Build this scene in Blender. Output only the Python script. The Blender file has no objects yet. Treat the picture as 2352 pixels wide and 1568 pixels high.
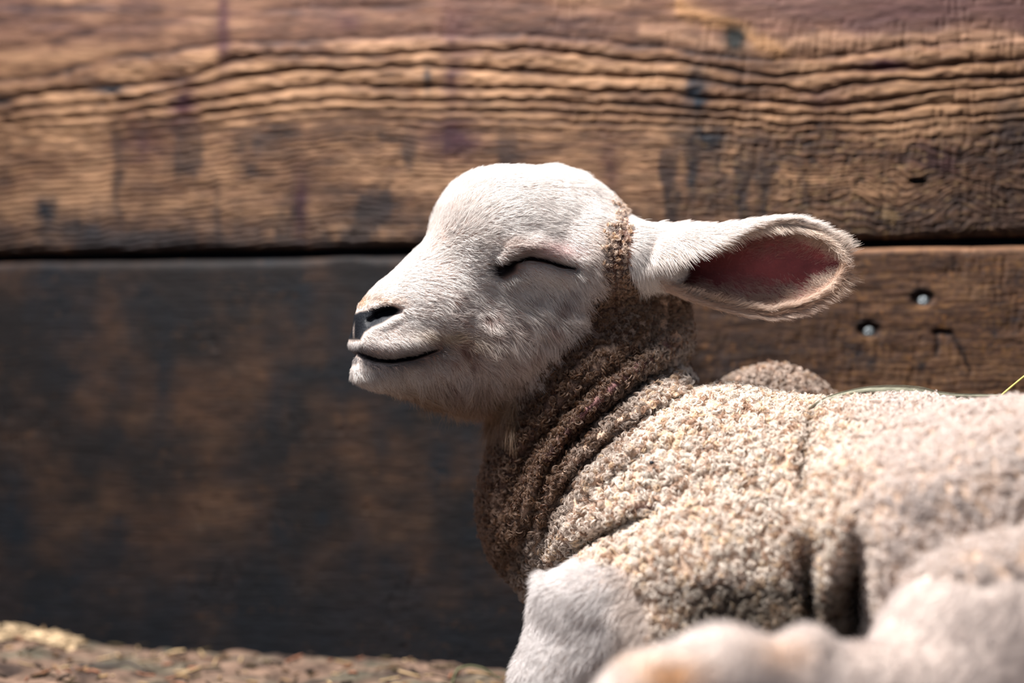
import bpy, math
import numpy as np
from mathutils import Vector

# ------------------------------------------------------------------ camera, world, lights, exposure
SC = bpy.context.scene
S = 0.00024                       # metres per photograph pixel in the plane of focus
FOC, SENS = 60.0, 36.0
D = 2352 * S * FOC / SENS         # distance camera - focus plane (y = 0)

cam_d = bpy.data.cameras.new('camera')
cam = bpy.data.objects.new('camera', cam_d)
SC.collection.objects.link(cam)
cam.location = (0, -D, 0)
cam.rotation_euler = (math.pi / 2, 0, 0)
cam_d.lens = FOC
cam_d.sensor_width = SENS
cam_d.clip_start = 0.02
cam_d.dof.use_dof = True
cam_d.dof.focus_distance = D
cam_d.dof.aperture_fstop = 2.5
SC.camera = cam

world = bpy.data.worlds.new('world')
SC.world = world
world.use_nodes = True
bg = world.node_tree.nodes['Background']
bg.inputs[0].default_value = (0.24, 0.40, 0.66, 1)
bg.inputs[1].default_value = 0.15

def area_light(name, loc, target, size, power, col, size_y=None):
    d = bpy.data.lights.new(name, 'AREA')
    d.energy = power
    d.color = col
    d.size = size
    if size_y:
        d.shape = 'RECTANGLE'
        d.size_y = size_y
    o = bpy.data.objects.new(name, d)
    SC.collection.objects.link(o)
    o.location = loc
    o.rotation_euler = (Vector(target) - Vector(loc)).to_track_quat('-Z', 'Y').to_euler()
    return o
area_light('skylight', (-0.30, -0.17, 0.92), (0.04, 0.04, -0.05), 0.26, 47.0, (1.0, 0.96, 0.925))
area_light('front_fill', (-0.9, -2.1, 0.8), (0.0, 0.0, -0.05), 1.3, 9.0, (0.88, 0.91, 1.0))  # unseen cool fill light, added in front

SC.view_settings.view_transform = 'Standard'
SC.view_settings.look = 'None'
SC.view_settings.exposure = 0.0
SC.view_settings.gamma = 1.0
SC.view_settings.use_curve_mapping = False
SC.cycles.max_bounces = 5
SC.cycles.diffuse_bounces = 3
SC.cycles.glossy_bounces = 2
SC.cycles.transmission_bounces = 3
SC.cycles.transparent_max_bounces = 6
SC.cycles_curves.shape = 'RIBBONS'
SC.cycles_curves.subdivisions = 2

RNG = np.random.default_rng(11)
FLOOR = -0.222

# ------------------------------------------------------------------ helpers
def K(y):
    return (D + y) / D
def P(px, py, y=0.0):
    k = K(y)
    return np.array([(px - 1176) * S * k, y, (784 - py) * S * k])
def proj(p):
    k = K(p[..., 1])
    return p[..., 0] / (S * k) + 1176, 784 - p[..., 2] / (S * k)
def norm(a):
    return a / np.maximum(np.linalg.norm(a, axis=-1, keepdims=True), 1e-12)
def smooth(a, b, x):
    t = np.clip((x - a) / (b - a), 0, 1)
    return t * t * (3 - 2 * t)
def lin(c):
    c = np.asarray(c, float) / 255.0
    return np.where(c <= 0.04045, c / 12.92, ((c + 0.055) / 1.055) ** 2.4)

class Noise:
    """smooth value noise of 2 or 3 coordinates"""
    def __init__(self, seed, dim):
        self.g = np.random.default_rng(seed).random((64,) * dim) * 2 - 1
        self.dim = dim
    def __call__(self, *c):
        c = [np.asarray(a, float) for a in c]
        i0 = [np.floor(a).astype(int) for a in c]
        f = [a - b for a, b in zip(c, i0)]
        f = [a * a * (3 - 2 * a) for a in f]
        out = 0
        for m in range(2 ** self.dim):
            w = 1
            ix = []
            for d in range(self.dim):
                b = (m >> d) & 1
                w = w * (f[d] if b else 1 - f[d])
                ix.append((i0[d] + b) & 63)
            out = out + w * self.g[tuple(ix)]
        return out
    def fbm(self, *c, octaves=4):
        o, a, s = 0, 0.5, 1.0
        for k in range(octaves):
            o = o + a * self(*[x * s + 17.3 * k for x in c])
            a *= 0.5
            s *= 2.03
        return o
N2 = Noise(3, 2)
N2b = Noise(8, 2)
N3 = Noise(5, 3)

def seg_dist(px, py, pts):
    """distance in photograph pixels to a polyline, and position 0..1 along it"""
    pts = np.asarray(pts, float)
    best = np.full(np.shape(px), 1e9)
    par = np.zeros(np.shape(px))
    n = len(pts) - 1
    for i in range(n):
        a, b = pts[i], pts[i + 1]
        ab = b - a
        t = np.clip(((px - a[0]) * ab[0] + (py - a[1]) * ab[1]) / max(ab @ ab, 1e-9), 0, 1)
        d = np.hypot(px - a[0] - t * ab[0], py - a[1] - t * ab[1])
        m = d < best
        best = np.where(m, d, best)
        par = np.where(m, (i + t) / n, par)
    return best, par
def in_poly(px, py, pts):
    ins = np.zeros(np.shape(px), bool)
    n = len(pts)
    for i in range(n):
        x1, y1 = pts[i]
        x2, y2 = pts[(i + 1) % n]
        c = (y1 > py) != (y2 > py)
        if y1 != y2:
            xi = (x2 - x1) * (py - y1) / (y2 - y1) + x1
            ins ^= c & (px < xi)
    return ins
def poly_soft(px, py, pts, w):
    """1 inside a polygon, falling to 0 over w pixels across its edge"""
    ins = in_poly(px, py, pts)
    d, _ = seg_dist(px, py, list(pts) + [pts[0]])
    sd = np.where(ins, d, -d)
    return smooth(-w, w, sd)
def blob(px, py, cx, cy, rx, ry, rot=0):
    c, s = math.cos(rot), math.sin(rot)
    x, y = px - cx, py - cy
    return np.exp(-(((x * c + y * s) / rx) ** 2 + ((-x * s + y * c) / ry) ** 2))

def mesh_obj(name, V, F, mat=None, parent=None, cols=None, smooth_shade=True):
    me = bpy.data.meshes.new(name)
    V = np.asarray(V, np.float32)
    if isinstance(F, np.ndarray):
        n = F.shape[1]
        me.vertices.add(len(V))
        me.vertices.foreach_set('co', V.ravel())
        me.loops.add(F.size)
        me.loops.foreach_set('vertex_index', F.ravel().astype(np.int32))
        me.polygons.add(len(F))
        me.polygons.foreach_set('loop_start', np.arange(0, F.size, n, dtype=np.int32))
        me.polygons.foreach_set('loop_total', np.full(len(F), n, np.int32))
        me.update(calc_edges=True)
    else:
        me.from_pydata([tuple(v) for v in V], [], [tuple(int(i) for i in f) for f in F])
    if smooth_shade:
        me.polygons.foreach_set('use_smooth', np.ones(len(me.polygons), bool))
    if cols is not None:
        for k, c in cols.items():
            c = np.asarray(c, np.float32)
            if c.ndim == 1:
                a = me.attributes.new(k, 'FLOAT', 'POINT')
                a.data.foreach_set('value', c)
            else:
                a = me.attributes.new(k, 'FLOAT_COLOR', 'POINT')
                a.data.foreach_set('color', np.concatenate([c, np.ones((len(c), 1), np.float32)], 1).ravel())
    me.validate()
    o = bpy.data.objects.new(name, me)
    SC.collection.objects.link(o)
    if mat:
        me.materials.append(mat)
    if parent:
        o.parent = parent
    return o
def tag(o, label=None, cat=None, group=None, kind=None):
    for k, v in (('label', label), ('category', cat), ('group', group), ('kind', kind)):
        if v:
            o[k] = v
    return o

def grid_faces(nu, nv, off=0, closed_u=False):
    iu = np.arange(nu if closed_u else nu - 1)
    iv = np.arange(nv - 1)
    A, B = np.meshgrid(iu, iv, indexing='ij')
    A, B = A.ravel(), B.ravel()
    A2 = (A + 1) % nu
    return np.stack([A * nv + B, A2 * nv + B, A2 * nv + B + 1, A * nv + B + 1], 1) + off

def tube(path, rad, ns=8):
    """tapering tube with rounded closed ends along a path"""
    path = np.asarray(path, float)
    n = len(path)
    rad = np.broadcast_to(np.asarray(rad, float), (n,))
    T = norm(np.gradient(path, axis=0))
    up = np.array([0.13, 0.2, 0.97])
    A = norm(np.cross(T, up))
    B = np.cross(T, A)
    th = np.arange(ns) * 2 * math.pi / ns
    V = path[:, None] + rad[:, None, None] * (np.cos(th)[None, :, None] * A[:, None] + np.sin(th)[None, :, None] * B[:, None])
    V = V.reshape(-1, 3)
    F = []
    for i in range(n - 1):
        for j in range(ns):
            F.append((i * ns + j, i * ns + (j + 1) % ns, (i + 1) * ns + (j + 1) % ns, (i + 1) * ns + j))
    F.append(tuple(range(ns))[::-1])
    F.append(tuple((n - 1) * ns + j for j in range(ns)))
    return V, F

def hair_obj(name, pts, rad, cols, mat, parent):
    """pts (N, K, 3) world positions, rad (N, K), cols (N, 3)"""
    n, k = pts.shape[:2]
    cu = bpy.data.hair_curves.new(name)
    cu.add_curves([k] * n)
    cu.attributes['position'].data.foreach_set('vector', pts.astype(np.float32).ravel())
    a = cu.attributes.get('radius') or cu.attributes.new('radius', 'FLOAT', 'POINT')
    a.data.foreach_set('value', rad.astype(np.float32).ravel())
    a = cu.attributes.new('tint', 'FLOAT_COLOR', 'CURVE')
    a.data.foreach_set('color', np.concatenate([cols, np.ones((n, 1))], 1).astype(np.float32).ravel())
    cu.materials.append(mat)
    o = bpy.data.objects.new(name, cu)
    SC.collection.objects.link(o)
    o.parent = parent
    return o

# ------------------------------------------------------------------ materials
def new_mat(name):
    m = bpy.data.materials.new(name)
    m.use_nodes = True
    nt = m.node_tree
    nt.nodes.clear()
    out = nt.nodes.new('ShaderNodeOutputMaterial')
    return m, nt, out
def node(nt, typ, **kw):
    n = nt.nodes.new(typ)
    for k, v in kw.items():
        if k.startswith('_'):
            setattr(n, k[1:], v)
        else:
            n.inputs[k.replace('__', ' ')].default_value = v
    return n

def hair_mat(name, rough=0.45, trans=0.28, gloss=0.10):
    m, nt, out = new_mat(name)
    at = node(nt, 'ShaderNodeAttribute', _attribute_name='tint')
    inf = node(nt, 'ShaderNodeHairInfo')
    mr = node(nt, 'ShaderNodeMapRange')
    mr.inputs['To Min'].default_value = 0.82
    mr.inputs['To Max'].default_value = 1.08
    nt.links.new(inf.outputs['Random'], mr.inputs['Value'])
    mx = node(nt, 'ShaderNodeVectorMath', _operation='SCALE')
    nt.links.new(at.outputs['Color'], mx.inputs[0])
    nt.links.new(mr.outputs[0], mx.inputs['Scale'])
    d = node(nt, 'ShaderNodeBsdfDiffuse')
    t = node(nt, 'ShaderNodeBsdfTranslucent')
    g = node(nt, 'ShaderNodeBsdfGlossy', Roughness=rough)
    nt.links.new(mx.outputs[0], d.inputs[0])
    nt.links.new(mx.outputs[0], t.inputs[0])
    m1 = node(nt, 'ShaderNodeMixShader', Fac=trans)
    nt.links.new(d.outputs[0], m1.inputs[1])
    nt.links.new(t.outputs[0], m1.inputs[2])
    m2 = node(nt, 'ShaderNodeMixShader', Fac=gloss)
    nt.links.new(m1.outputs[0], m2.inputs[1])
    nt.links.new(g.outputs[0], m2.inputs[2])
    nt.links.new(m2.outputs[0], out.inputs[0])
    return m

def attr_mat(name, rough_attr=None, rough=0.7, noise_scale=0, noise_amt=0.2, bump=0, bump_scale=300, spec=0.3, sss=0, stretch=(1, 1, 1)):
    """Principled with a vertex colour 'tint' broken up by procedural noise and bump"""
    m, nt, out = new_mat(name)
    at = node(nt, 'ShaderNodeAttribute', _attribute_name='tint')
    b = node(nt, 'ShaderNodeBsdfPrincipled', Roughness=rough)
    b.inputs['Specular IOR Level'].default_value = spec
    if sss:
        b.inputs['Subsurface Weight'].default_value = sss
        b.inputs['Subsurface Radius'].default_value = (0.004, 0.0015, 0.001)
    tc = node(nt, 'ShaderNodeTexCoord')
    mp = node(nt, 'ShaderNodeMapping')
    mp.inputs['Scale'].default_value = stretch
    nt.links.new(tc.outputs['Object'], mp.inputs[0])
    src = at.outputs['Color']
    if noise_scale:
        nz = node(nt, 'ShaderNodeTexNoise', Scale=noise_scale, Detail=6.0, Roughness=0.65)
        nt.links.new(mp.outputs[0], nz.inputs['Vector'])
        mr = node(nt, 'ShaderNodeMapRange')
        mr.inputs['From Min'].default_value = 0.3
        mr.inputs['From Max'].default_value = 0.7
        mr.inputs['To Min'].default_value = 1 - noise_amt
        mr.inputs['To Max'].default_value = 1 + noise_amt
        nt.links.new(nz.outputs['Fac'], mr.inputs['Value'])
        mx = node(nt, 'ShaderNodeVectorMath', _operation='SCALE')
        nt.links.new(src, mx.inputs[0])
        nt.links.new(mr.outputs[0], mx.inputs['Scale'])
        src = mx.outputs[0]
    nt.links.new(src, b.inputs['Base Color'])
    if rough_attr:
        ra = node(nt, 'ShaderNodeAttribute', _attribute_name=rough_attr)
        nt.links.new(ra.outputs['Fac'], b.inputs['Roughness'])
    if bump:
        nb = node(nt, 'ShaderNodeTexNoise', Scale=bump_scale, Detail=5.0, Roughness=0.6)
        nt.links.new(mp.outputs[0], nb.inputs['Vector'])
        bp = node(nt, 'ShaderNodeBump', Strength=0.8, Distance=bump)
        nt.links.new(nb.outputs['Fac'], bp.inputs['Height'])
        nt.links.new(bp.outputs[0], b.inputs['Normal'])
    nt.links.new(b.outputs[0], out.inputs[0])
    return m

def plain_mat(name, col, rough=0.6, metal=0.0, noise=60.0, amt=0.25, col2=None):
    m, nt, out = new_mat(name)
    b = node(nt, 'ShaderNodeBsdfPrincipled', Roughness=rough, Metallic=metal)
    tc = node(nt, 'ShaderNodeTexCoord')
    nz = node(nt, 'ShaderNodeTexNoise', Scale=noise, Detail=4.0)
    nt.links.new(tc.outputs['Object'], nz.inputs['Vector'])
    rp = node(nt, 'ShaderNodeValToRGB')
    c2 = col2 if col2 is not None else [c * (1 - 2 * amt) for c in col]
    rp.color_ramp.elements[0].position = 0.35
    rp.color_ramp.elements[1].position = 0.65
    rp.color_ramp.elements[0].color = (*c2, 1)
    rp.color_ramp.elements[1].color = (*col, 1)
    nt.links.new(nz.outputs['Fac'], rp.inputs[0])
    nt.links.new(rp.outputs[0], b.inputs['Base Color'])
    nt.links.new(b.outputs[0], out.inputs[0])
    return m

M_HAIR = hair_mat('lamb_fur')
M_WOOL = hair_mat('lamb_wool', rough=0.5, trans=0.26, gloss=0.05)
M_SKIN = attr_mat('lamb_skin', rough_attr='rough', noise_scale=140, noise_amt=0.15, bump=0.0006, bump_scale=700)
M_WOOD = attr_mat('weathered_wood', rough=0.72, noise_scale=55, noise_amt=0.42, bump=0.0006, bump_scale=160, spec=0.2, stretch=(1, 1, 4))
M_GROUND = attr_mat('dry_bedding', rough=0.95, noise_scale=70, noise_amt=0.5, bump=0.003, bump_scale=90, spec=0.1)

# ------------------------------------------------------------------ wall of two boards
WA = np.array([-0.42, 0.272])           # two points of the wall line in plan
WB = np.array([0.46, 0.098])
WA, WB = WA - (WB - WA) * 0.30, WB + (WB - WA) * 0.36     # far left end, near right end
WDIR = norm(WB - WA)
WN = np.array([WDIR[1], -WDIR[0]])      # towards the camera
WLEN = np.linalg.norm(WB - WA)
def wall_y(x):
    return WA[1] + (x - WA[0]) * (WB[1] - WA[1]) / (WB[0] - WA[0])
def on_wall(px, py, off=0.0):
    """wall point seen at a photograph pixel"""
    dx = (px - 1176) * S / D
    # camera (0,-D); ray (dx,1)*t ; solve on the wall line
    m = (WB[1] - WA[1]) / (WB[0] - WA[0])
    t = (WA[1] + D - m * WA[0]) / (1 - m * dx)
    y = t - D
    p = np.array([dx * t, y, (784 - py) * S * K(y)])
    p[0] += WN[0] * off
    p[1] += WN[1] * off
    return p

base_x = [-300, 0, 250, 500, 750, 1000, 1250, 1500, 1700, 1850, 1930, 2050, 2200, 2352, 2700]
base_y = [235, 205, 190, 160, 125, 105, 98, 128, 165, 200, 212, 185, 165, 150, 130]
RINGS = [
    [(-300, 200), (0, 190), (125, 175), (225, 145), (350, 125), (520, 105), (750, 95), (1000, 85), (1200, 85), (1400, 100), (1600, 125), (1700, 140), (1812, 142), (1964, 127), (2106, 108), (2352, 88), (2700, 70)],
    [(-300, 245), (0, 232), (125, 216), (260, 208), (420, 190), (520, 150), (625, 128), (750, 132), (900, 126), (1020, 125), (1200, 118), (1370, 137), (1494, 147), (1570, 147), (1690, 162), (1778, 176), (1851, 169), (1964, 157), (2106, 162), (2228, 147), (2352, 137), (2700, 120)],
    [(-300, 272), (0, 262), (125, 250), (310, 235), (425, 210), (550, 185), (700, 165), (785, 170), (900, 152), (1050, 160), (1200, 169), (1396, 181), (1543, 184), (1690, 196), (1802, 198), (1832, 213), (1886, 214), (1964, 191), (2130, 188), (2352, 176), (2700, 160)],
    [(-300, 295), (0, 285), (150, 275), (300, 262), (450, 245), (600, 220), (750, 200), (950, 205), (1200, 207), (1396, 215), (1543, 220), (1690, 230), (1812, 240), (1886, 242), (2032, 235), (2180, 210), (2352, 196), (2700, 180)],
    [(-300, 315), (0, 305), (200, 292), (425, 272), (600, 250), (775, 230), (950, 235), (1200, 238), (1445, 245), (1640, 255), (1837, 267), (2000, 262), (2352, 225), (2700, 210)],
    [(-300, 335), (0, 325), (200, 310), (425, 292), (600, 272), (775, 255), (950, 258), (1200, 262), (1445, 268), (1640, 278), (1837, 290), (2000, 285), (2352, 260), (2700, 240)]]
def wood(px, py, board):
    """height (m) and colour of the weathered boards at pixel-frame coordinates"""
    b = np.interp(px, base_x, base_y)
    wob = 14 * N2(px / 160, py / 120) + 5 * N2(px / 45, py / 30) + 2.0 * N2b(px / 16, py / 12)
    if board == 0:
        fade = 1 - smooth(150, 560, py)
        knot = 18 * blob(px, py, 1690, 60, 90, 60) - 14 * blob(px, py, 1950, 290, 120, 60) + 40 * blob(px, py, 2170, 400, 160, 70)
        q = py - b * fade - 150 * (1 - fade) + wob * (0.5 + 0.5 * fade) + knot
        q2 = q + 150 * (1 - fade)
    else:
        q = py + wob * 0.7
        q2 = np.full_like(py, 400.0)
    # growth rings: wide weathered ridges at the top, fine grain lower down
    if board == 0:
        w2 = 5 * N2(px / 90, py / 60) + 2.5 * N2b(px / 28, py / 22)
        yy = py + w2
        gs = [np.interp(px, [q_[0] for q_ in g_], [q_[1] for q_ in g_]) for g_ in RINGS]
        ph = (yy - gs[0]) / 70.0
        for k_ in range(len(gs) - 1):
            ph = np.where(yy >= gs[k_], k_ + (yy - gs[k_]) / np.maximum(gs[k_ + 1] - gs[k_], 6), ph)
        last = len(gs) - 1
        below = yy - gs[last]
        far_ = smooth(1700, 2050, px) * smooth(20, 90, below)
        swirl = far_ * (34 * N2(px / 130 + 4, py / 90) + 12 * N2b(px / 50, py / 40)) + 22 * blob(px, py, 2110, 415, 120, 60) * np.sign(py - 416) * 0
        bb = below + swirl + 1.8 * N2b(px / 14, py / 12)
        ph = np.where(below >= 0, last + np.where(bb < 40, bb / 20.0, 2 + (bb - 40) / 13.0), ph)
        amp = 0.0015 * smooth(-0.25, 0.1, ph) * (1 - 0.72 * smooth(3.5, 6.5, ph)) + 0.0003
        q = ph * 30
    else:
        ph = q / 13.0
        amp = 0.00010 + 0.00016 * smooth(1300, 1900, px)
    st = 0.5 + 0.5 * N2b.fbm(px / 260, py / 40)
    amp = amp * (0.55 + 0.9 * st)
    fr = ph - np.floor(ph)
    prof = 1 - 1.7 * np.abs(2 * ((fr + 0.08) % 1) - 1) ** 3.0 + 0.35 * N2b(px / 20, py / 7)
    h = amp * prof + (0.0007 if board == 0 else 0.0002 + 0.0004 * smooth(1300, 1900, px)) * N2.fbm(px / 110, py / 18) + 0.0002 * N2b.fbm(px / 26, py / 5)
    nick = N2(px / 7 + 40, py / 26) * smooth(0.1, 0.5, N2b.fbm(px / 150 + 7, py / 90) + 0.35 * smooth(1200, 1500, px))
    h = h - 0.0006 * smooth(0.2, 0.7, nick)
    # colour
    light = lin([190, 145, 107]); mid = lin([124, 88, 63]); dark = lin([44, 31, 29])
    tone = 0.40 + 0.24 * prof * smooth(0.0002, 0.0010, amp) + 0.13 * prof + 0.65 * N2.fbm(px / 170, py / 60) + 0.35 * N2b.fbm(px / 45, py / 9)
    tone = np.clip(tone, 0, 1)[..., None]
    c = np.where(tone < 0.5, dark + (mid - dark) * tone * 2, mid + (light - mid) * (tone - 0.5) * 2)
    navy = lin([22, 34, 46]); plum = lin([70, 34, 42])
    def stain_or_light(col, a):
        nonlocal c
        a = np.clip(a, 0, 1)[..., None]
        c = c * (1 - a) + col * a
    ed = 0.6 + 0.9 * N2.fbm(px / 22, py / 30)
    if board == 0:
        for cx, cy, rx, ry, a in ((515, 60, 14, 90, .8), (1045, 60, 40, 60, .55), (1045, 190, 24, 50, .6), (1045, 320, 55, 42, .9), (800, 55, 26, 22, .55),
                                  (420, 240, 30, 50, .7), (330, 330, 60, 50, .4), (690, 490, 16, 75, .85), (1400, 380, 26, 60, .45), (2030, 150, 60, 14, .8),
                                  (2130, 350, 70, 26, .4), (1900, 230, 50, 18, .5), (2170, 380, 30, 26, .5)):
            stain_or_light(plum, 1.15 * a * blob(px, py, cx, cy, rx * 1.1, ry * 1.1) * (0.6 + ed))
        for cx, cy, rx, ry, a in ((983, 175, 8, 30, .8), (110, 485, 22, 34, .95), (200, 530, 60, 34, .8), (1600, 215, 26, 60, .75), (1620, 320, 50, 30, .9),
                                  (1590, 400, 9, 55, .8), (1640, 420, 55, 45, .4), (1688, 85, 28, 34, .8), (120, 20, 240, 9, .75), (575, 390, 14, 16, .7), (590, 330, 40, 30, .4),
                                  (2330, 290, 40, 60, .6), (260, 205, 30, 9, .8), (290, 560, 200, 22, .7), (800, 565, 300, 14, .5), (1870, 68, 6, 6, .7)):
            stain_or_light(navy, 1.15 * a * blob(px, py, cx, cy, rx * 1.1, ry * 1.1) * (0.55 + ed))
        # soaked in dirt running down the grain here and there
        dn = N2.fbm(px / 55 + 31, py / 170 + 3, octaves=4)
        stain_or_light(lin([44, 34, 36]), 0.85 * smooth(0.12, 0.42, dn) * smooth(200, 420, py))
        stain_or_light(lin([56, 46, 44]), 0.55 * smooth(380, 600, py) * (0.6 + ed))  # light falloff painted in: darker towards the lower edge
        # short dark dashes and pecks in the crumbly grain on the right
        pk = N2b(px / 15 + 3, py / 5.5) + 0.6 * N2(px / 6, py / 9)
        pz = smooth(1350, 1900, px) * smooth(250, 330, py)
        stain_or_light(lin([38, 28, 26]), 0.8 * smooth(0.35, 0.75, pk) * pz)
        h = h - 0.0007 * smooth(0.35, 0.75, pk) * pz
        stain_or_light(lin([196, 158, 110]), 0.45 * smooth(0.35, 0.8, N2(px / 18 + 9, py / 5)) * pz)
        # grey weathering top right
        stain_or_light(lin([92, 66, 70]), 0.75 * smooth(1500, 1900, px) * (1 - smooth(40, 110, py + 25 * N2(px / 90, py / 60))))
        stain_or_light(lin([150, 108, 96]), 0.30 * (1 - smooth(60, 160, py)))
        stain_or_light(lin([72, 50, 40]), 0.50 * smooth(2050, 2300, px) * smooth(220, 330, py))
        d, _ = seg_dist(px, py + 6 * N2(px / 25, py / 20), [(1480, 78), (1600, 95), (1700, 108), (1800, 112), (1880, 92), (2000, 98), (2180, 84), (2352, 88)])
        stain_or_light(lin([214, 166, 130]), 0.62 * np.exp(-(d / 15) ** 2))
        h = h + 0.0007 * np.exp(-(d / 15) ** 2)
        d, _ = seg_dist(px + 7 * N2(px / 18, py / 14), py + 7 * N2b(px / 20, py / 16), [(1560, 15), (1600, 35), (1640, 48), (1690, 60), (1725, 88), (1790, 118)])
        stain_or_light(lin([210, 156, 104]), 0.7 * np.exp(-(d / 17) ** 2))
        h = h + 0.0009 * np.exp(-(d / 14) ** 2)
        stain_or_light(lin([30, 34, 32]), 1.3 * blob(px, py, 1688, 88, 24, 28) * (0.5 + ed))
        # knot hole and drying check
        kh = blob(px, py, 2108, 416, 20, 8, 0.05) ** 0.6
        stain_or_light(lin([14, 16, 18]), 1.5 * (kh > 0.45) * kh)
        h = h - 0.004 * (kh > 0.45)
        d, _ = seg_dist(px, py + 2 * N2(px / 12, py / 12), [(2060, 405), (2090, 414), (2170, 395), (2240, 420), (2400, 452)])
        stain_or_light(lin([40, 28, 28]), 0.8 * np.exp(-(d / 2.6) ** 2))
        h = h - 0.0008 * np.exp(-(d / 2.6) ** 2)
        kn = np.hypot((px - 1690) / 34, (py - 78) / 26)
        h = h - 0.0018 * np.exp(-kn ** 2)
    else:
        # lower board: darker towards the left, browner on the right
        left_w = 1 - smooth(1300, 2000, px + 120 * N2(px / 200, py / 200))
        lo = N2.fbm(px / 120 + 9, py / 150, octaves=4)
        stain_or_light(lin([92, 64, 48]), 0.62)
        stain_or_light(lin([38, 32, 33]), left_w * np.clip(0.80 + 0.9 * lo, 0, 1))
        stain_or_light(navy, left_w * np.clip(0.06 + 1.2 * N2b.fbm(px / 90 + 3, py / 140, octaves=4), 0, 0.9))
        stain_or_light(navy, 0.7 * smooth(1120, 1420, py + 60 * N2(px / 120, py / 80)) * left_w)  # contact shade above the floor, painted into the colour
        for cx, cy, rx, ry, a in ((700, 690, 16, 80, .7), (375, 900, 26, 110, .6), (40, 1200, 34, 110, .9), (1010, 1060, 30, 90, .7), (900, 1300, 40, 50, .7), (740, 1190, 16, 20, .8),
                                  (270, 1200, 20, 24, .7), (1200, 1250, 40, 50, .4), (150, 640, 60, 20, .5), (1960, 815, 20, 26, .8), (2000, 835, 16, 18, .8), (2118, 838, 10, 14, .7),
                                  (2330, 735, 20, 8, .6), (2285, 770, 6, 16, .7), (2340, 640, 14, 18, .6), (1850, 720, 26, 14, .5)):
            stain_or_light(navy, a * blob(px, py, cx, cy, rx, ry) * (0.5 + ed))
        fleck = N2b(px / 9, py / 5) * N2(px / 60, py / 40)
        stain_or_light(lin([176, 122, 72]), 0.6 * smooth(0.22, 0.5, fleck) * (1 - left_w * 0.8))
        spk = N2(px / 7 + 2, py / 6) + 0.5 * N2b(px / 30, py / 4)
        stain_or_light(lin([40, 30, 28]), 0.6 * smooth(0.3, 0.8, spk) * (1 - left_w))
        stain_or_light(lin([150, 110, 68]), 0.5 * smooth(0.3, 0.8, -spk) * (1 - left_w))
        stain_or_light(lin([190, 142, 108]), 0.75 * (1 - smooth(566, 580, py - 0.0187 * (2352 - px) + 5 * N2(px / 30, 3.3))) * smooth(1500, 1900, px))  # highlight on the bevelled top edge, painted in
        # pale scraped rim and dark rim around the screws
        for sx, sy in ((2120, 685), (1995, 757)):
            r = np.hypot((px - sx) / 30, (py - sy) / 20)
            h = h - 0.0030 * (1 - smooth(0.6, 1.05, r))
            stain_or_light(lin([36, 30, 30]), 0.8 * (1 - smooth(0.75, 1.2, np.hypot((px - sx + 3) / 32, (py - sy + 7) / 20))))
            stain_or_light(lin([176, 130, 88]), 0.8 * blob(px, py, sx - 6, sy + 22, 26, 5))
        # hooked gouge
        for pl, w in (([(2146, 762), (2165, 764), (2188, 768), (2205, 800), (2220, 830), (2230, 852)], 5.0), ([(2150, 766), (2156, 790), (2150, 815)], 5.5), ([(2148, 762), (2180, 764)], 8)):
            d, _ = seg_dist(px + 2 * N2(px / 8, py / 8), py + 2 * N2b(px / 7, py / 7), pl)
            stain_or_light(lin([26, 16, 20]), 0.95 * np.exp(-(d / w) ** 2))
            h = h - 0.0012 * np.exp(-(d / w) ** 2)
    return h, np.clip(c, 0.002, 1)

def board_mesh(zlo, zhi, step, board, thick=0.03, bev=0.0062):
    nu = int(WLEN / step)
    nv = int((zhi - zlo) / step)
    a = np.linspace(0, WLEN, nu)
    z = np.linspace(zlo, zhi, nv)
    A, Z = np.meshgrid(a, z, indexing='ij')
    X = WA[0] + WDIR[0] * A
    Y = WA[1] + WDIR[1] * A
    Zt = Z - 0.0041 * (1 - (X + 0.33) / 0.61)          # the boards dip a little to the left
    px, py = proj(np.stack([X, Y, Zt], -1))
    h, c = wood(px, py, board)
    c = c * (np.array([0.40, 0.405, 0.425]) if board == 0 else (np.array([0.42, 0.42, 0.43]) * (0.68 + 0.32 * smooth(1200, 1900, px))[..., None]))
    # rounded worn arrises at both long edges
    for e in (Z - zlo, zhi - Z):
        w = bev * (1 + 0.5 * N2(px / 80, 1.7 + board))
        t = np.clip(1 - e / w, 0, 1)
        h = h - w * (1 - np.sqrt(np.clip(1 - t * t, 0, 1)))
    X = X + WN[0] * h
    Y = Y + WN[1] * h
    V = np.stack([X, Y, Zt], -1)
    # back faces: run the edge rows back into the wall
    back = lambda row: row - np.array([WN[0], WN[1], 0]) * thick
    V = np.concatenate([back(V[:, :1]), V, back(V[:, -1:])], 1)
    c = np.concatenate([c[:, :1], c, c[:, -1:]], 1)
    F = grid_faces(nu, nv + 2)
    return V.reshape(-1, 3), F, c.reshape(-1, 3)

GAP_Z = float(on_wall(2352, 553)[2])
G2 = 0.0030
vs, fs, cs, off = [], [], [], 0
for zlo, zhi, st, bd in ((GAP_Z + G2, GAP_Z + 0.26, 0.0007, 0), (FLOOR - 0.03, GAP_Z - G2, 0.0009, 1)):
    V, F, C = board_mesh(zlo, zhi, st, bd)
    vs.append(V); fs.append(F + off); cs.append(C); off += len(V)
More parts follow.
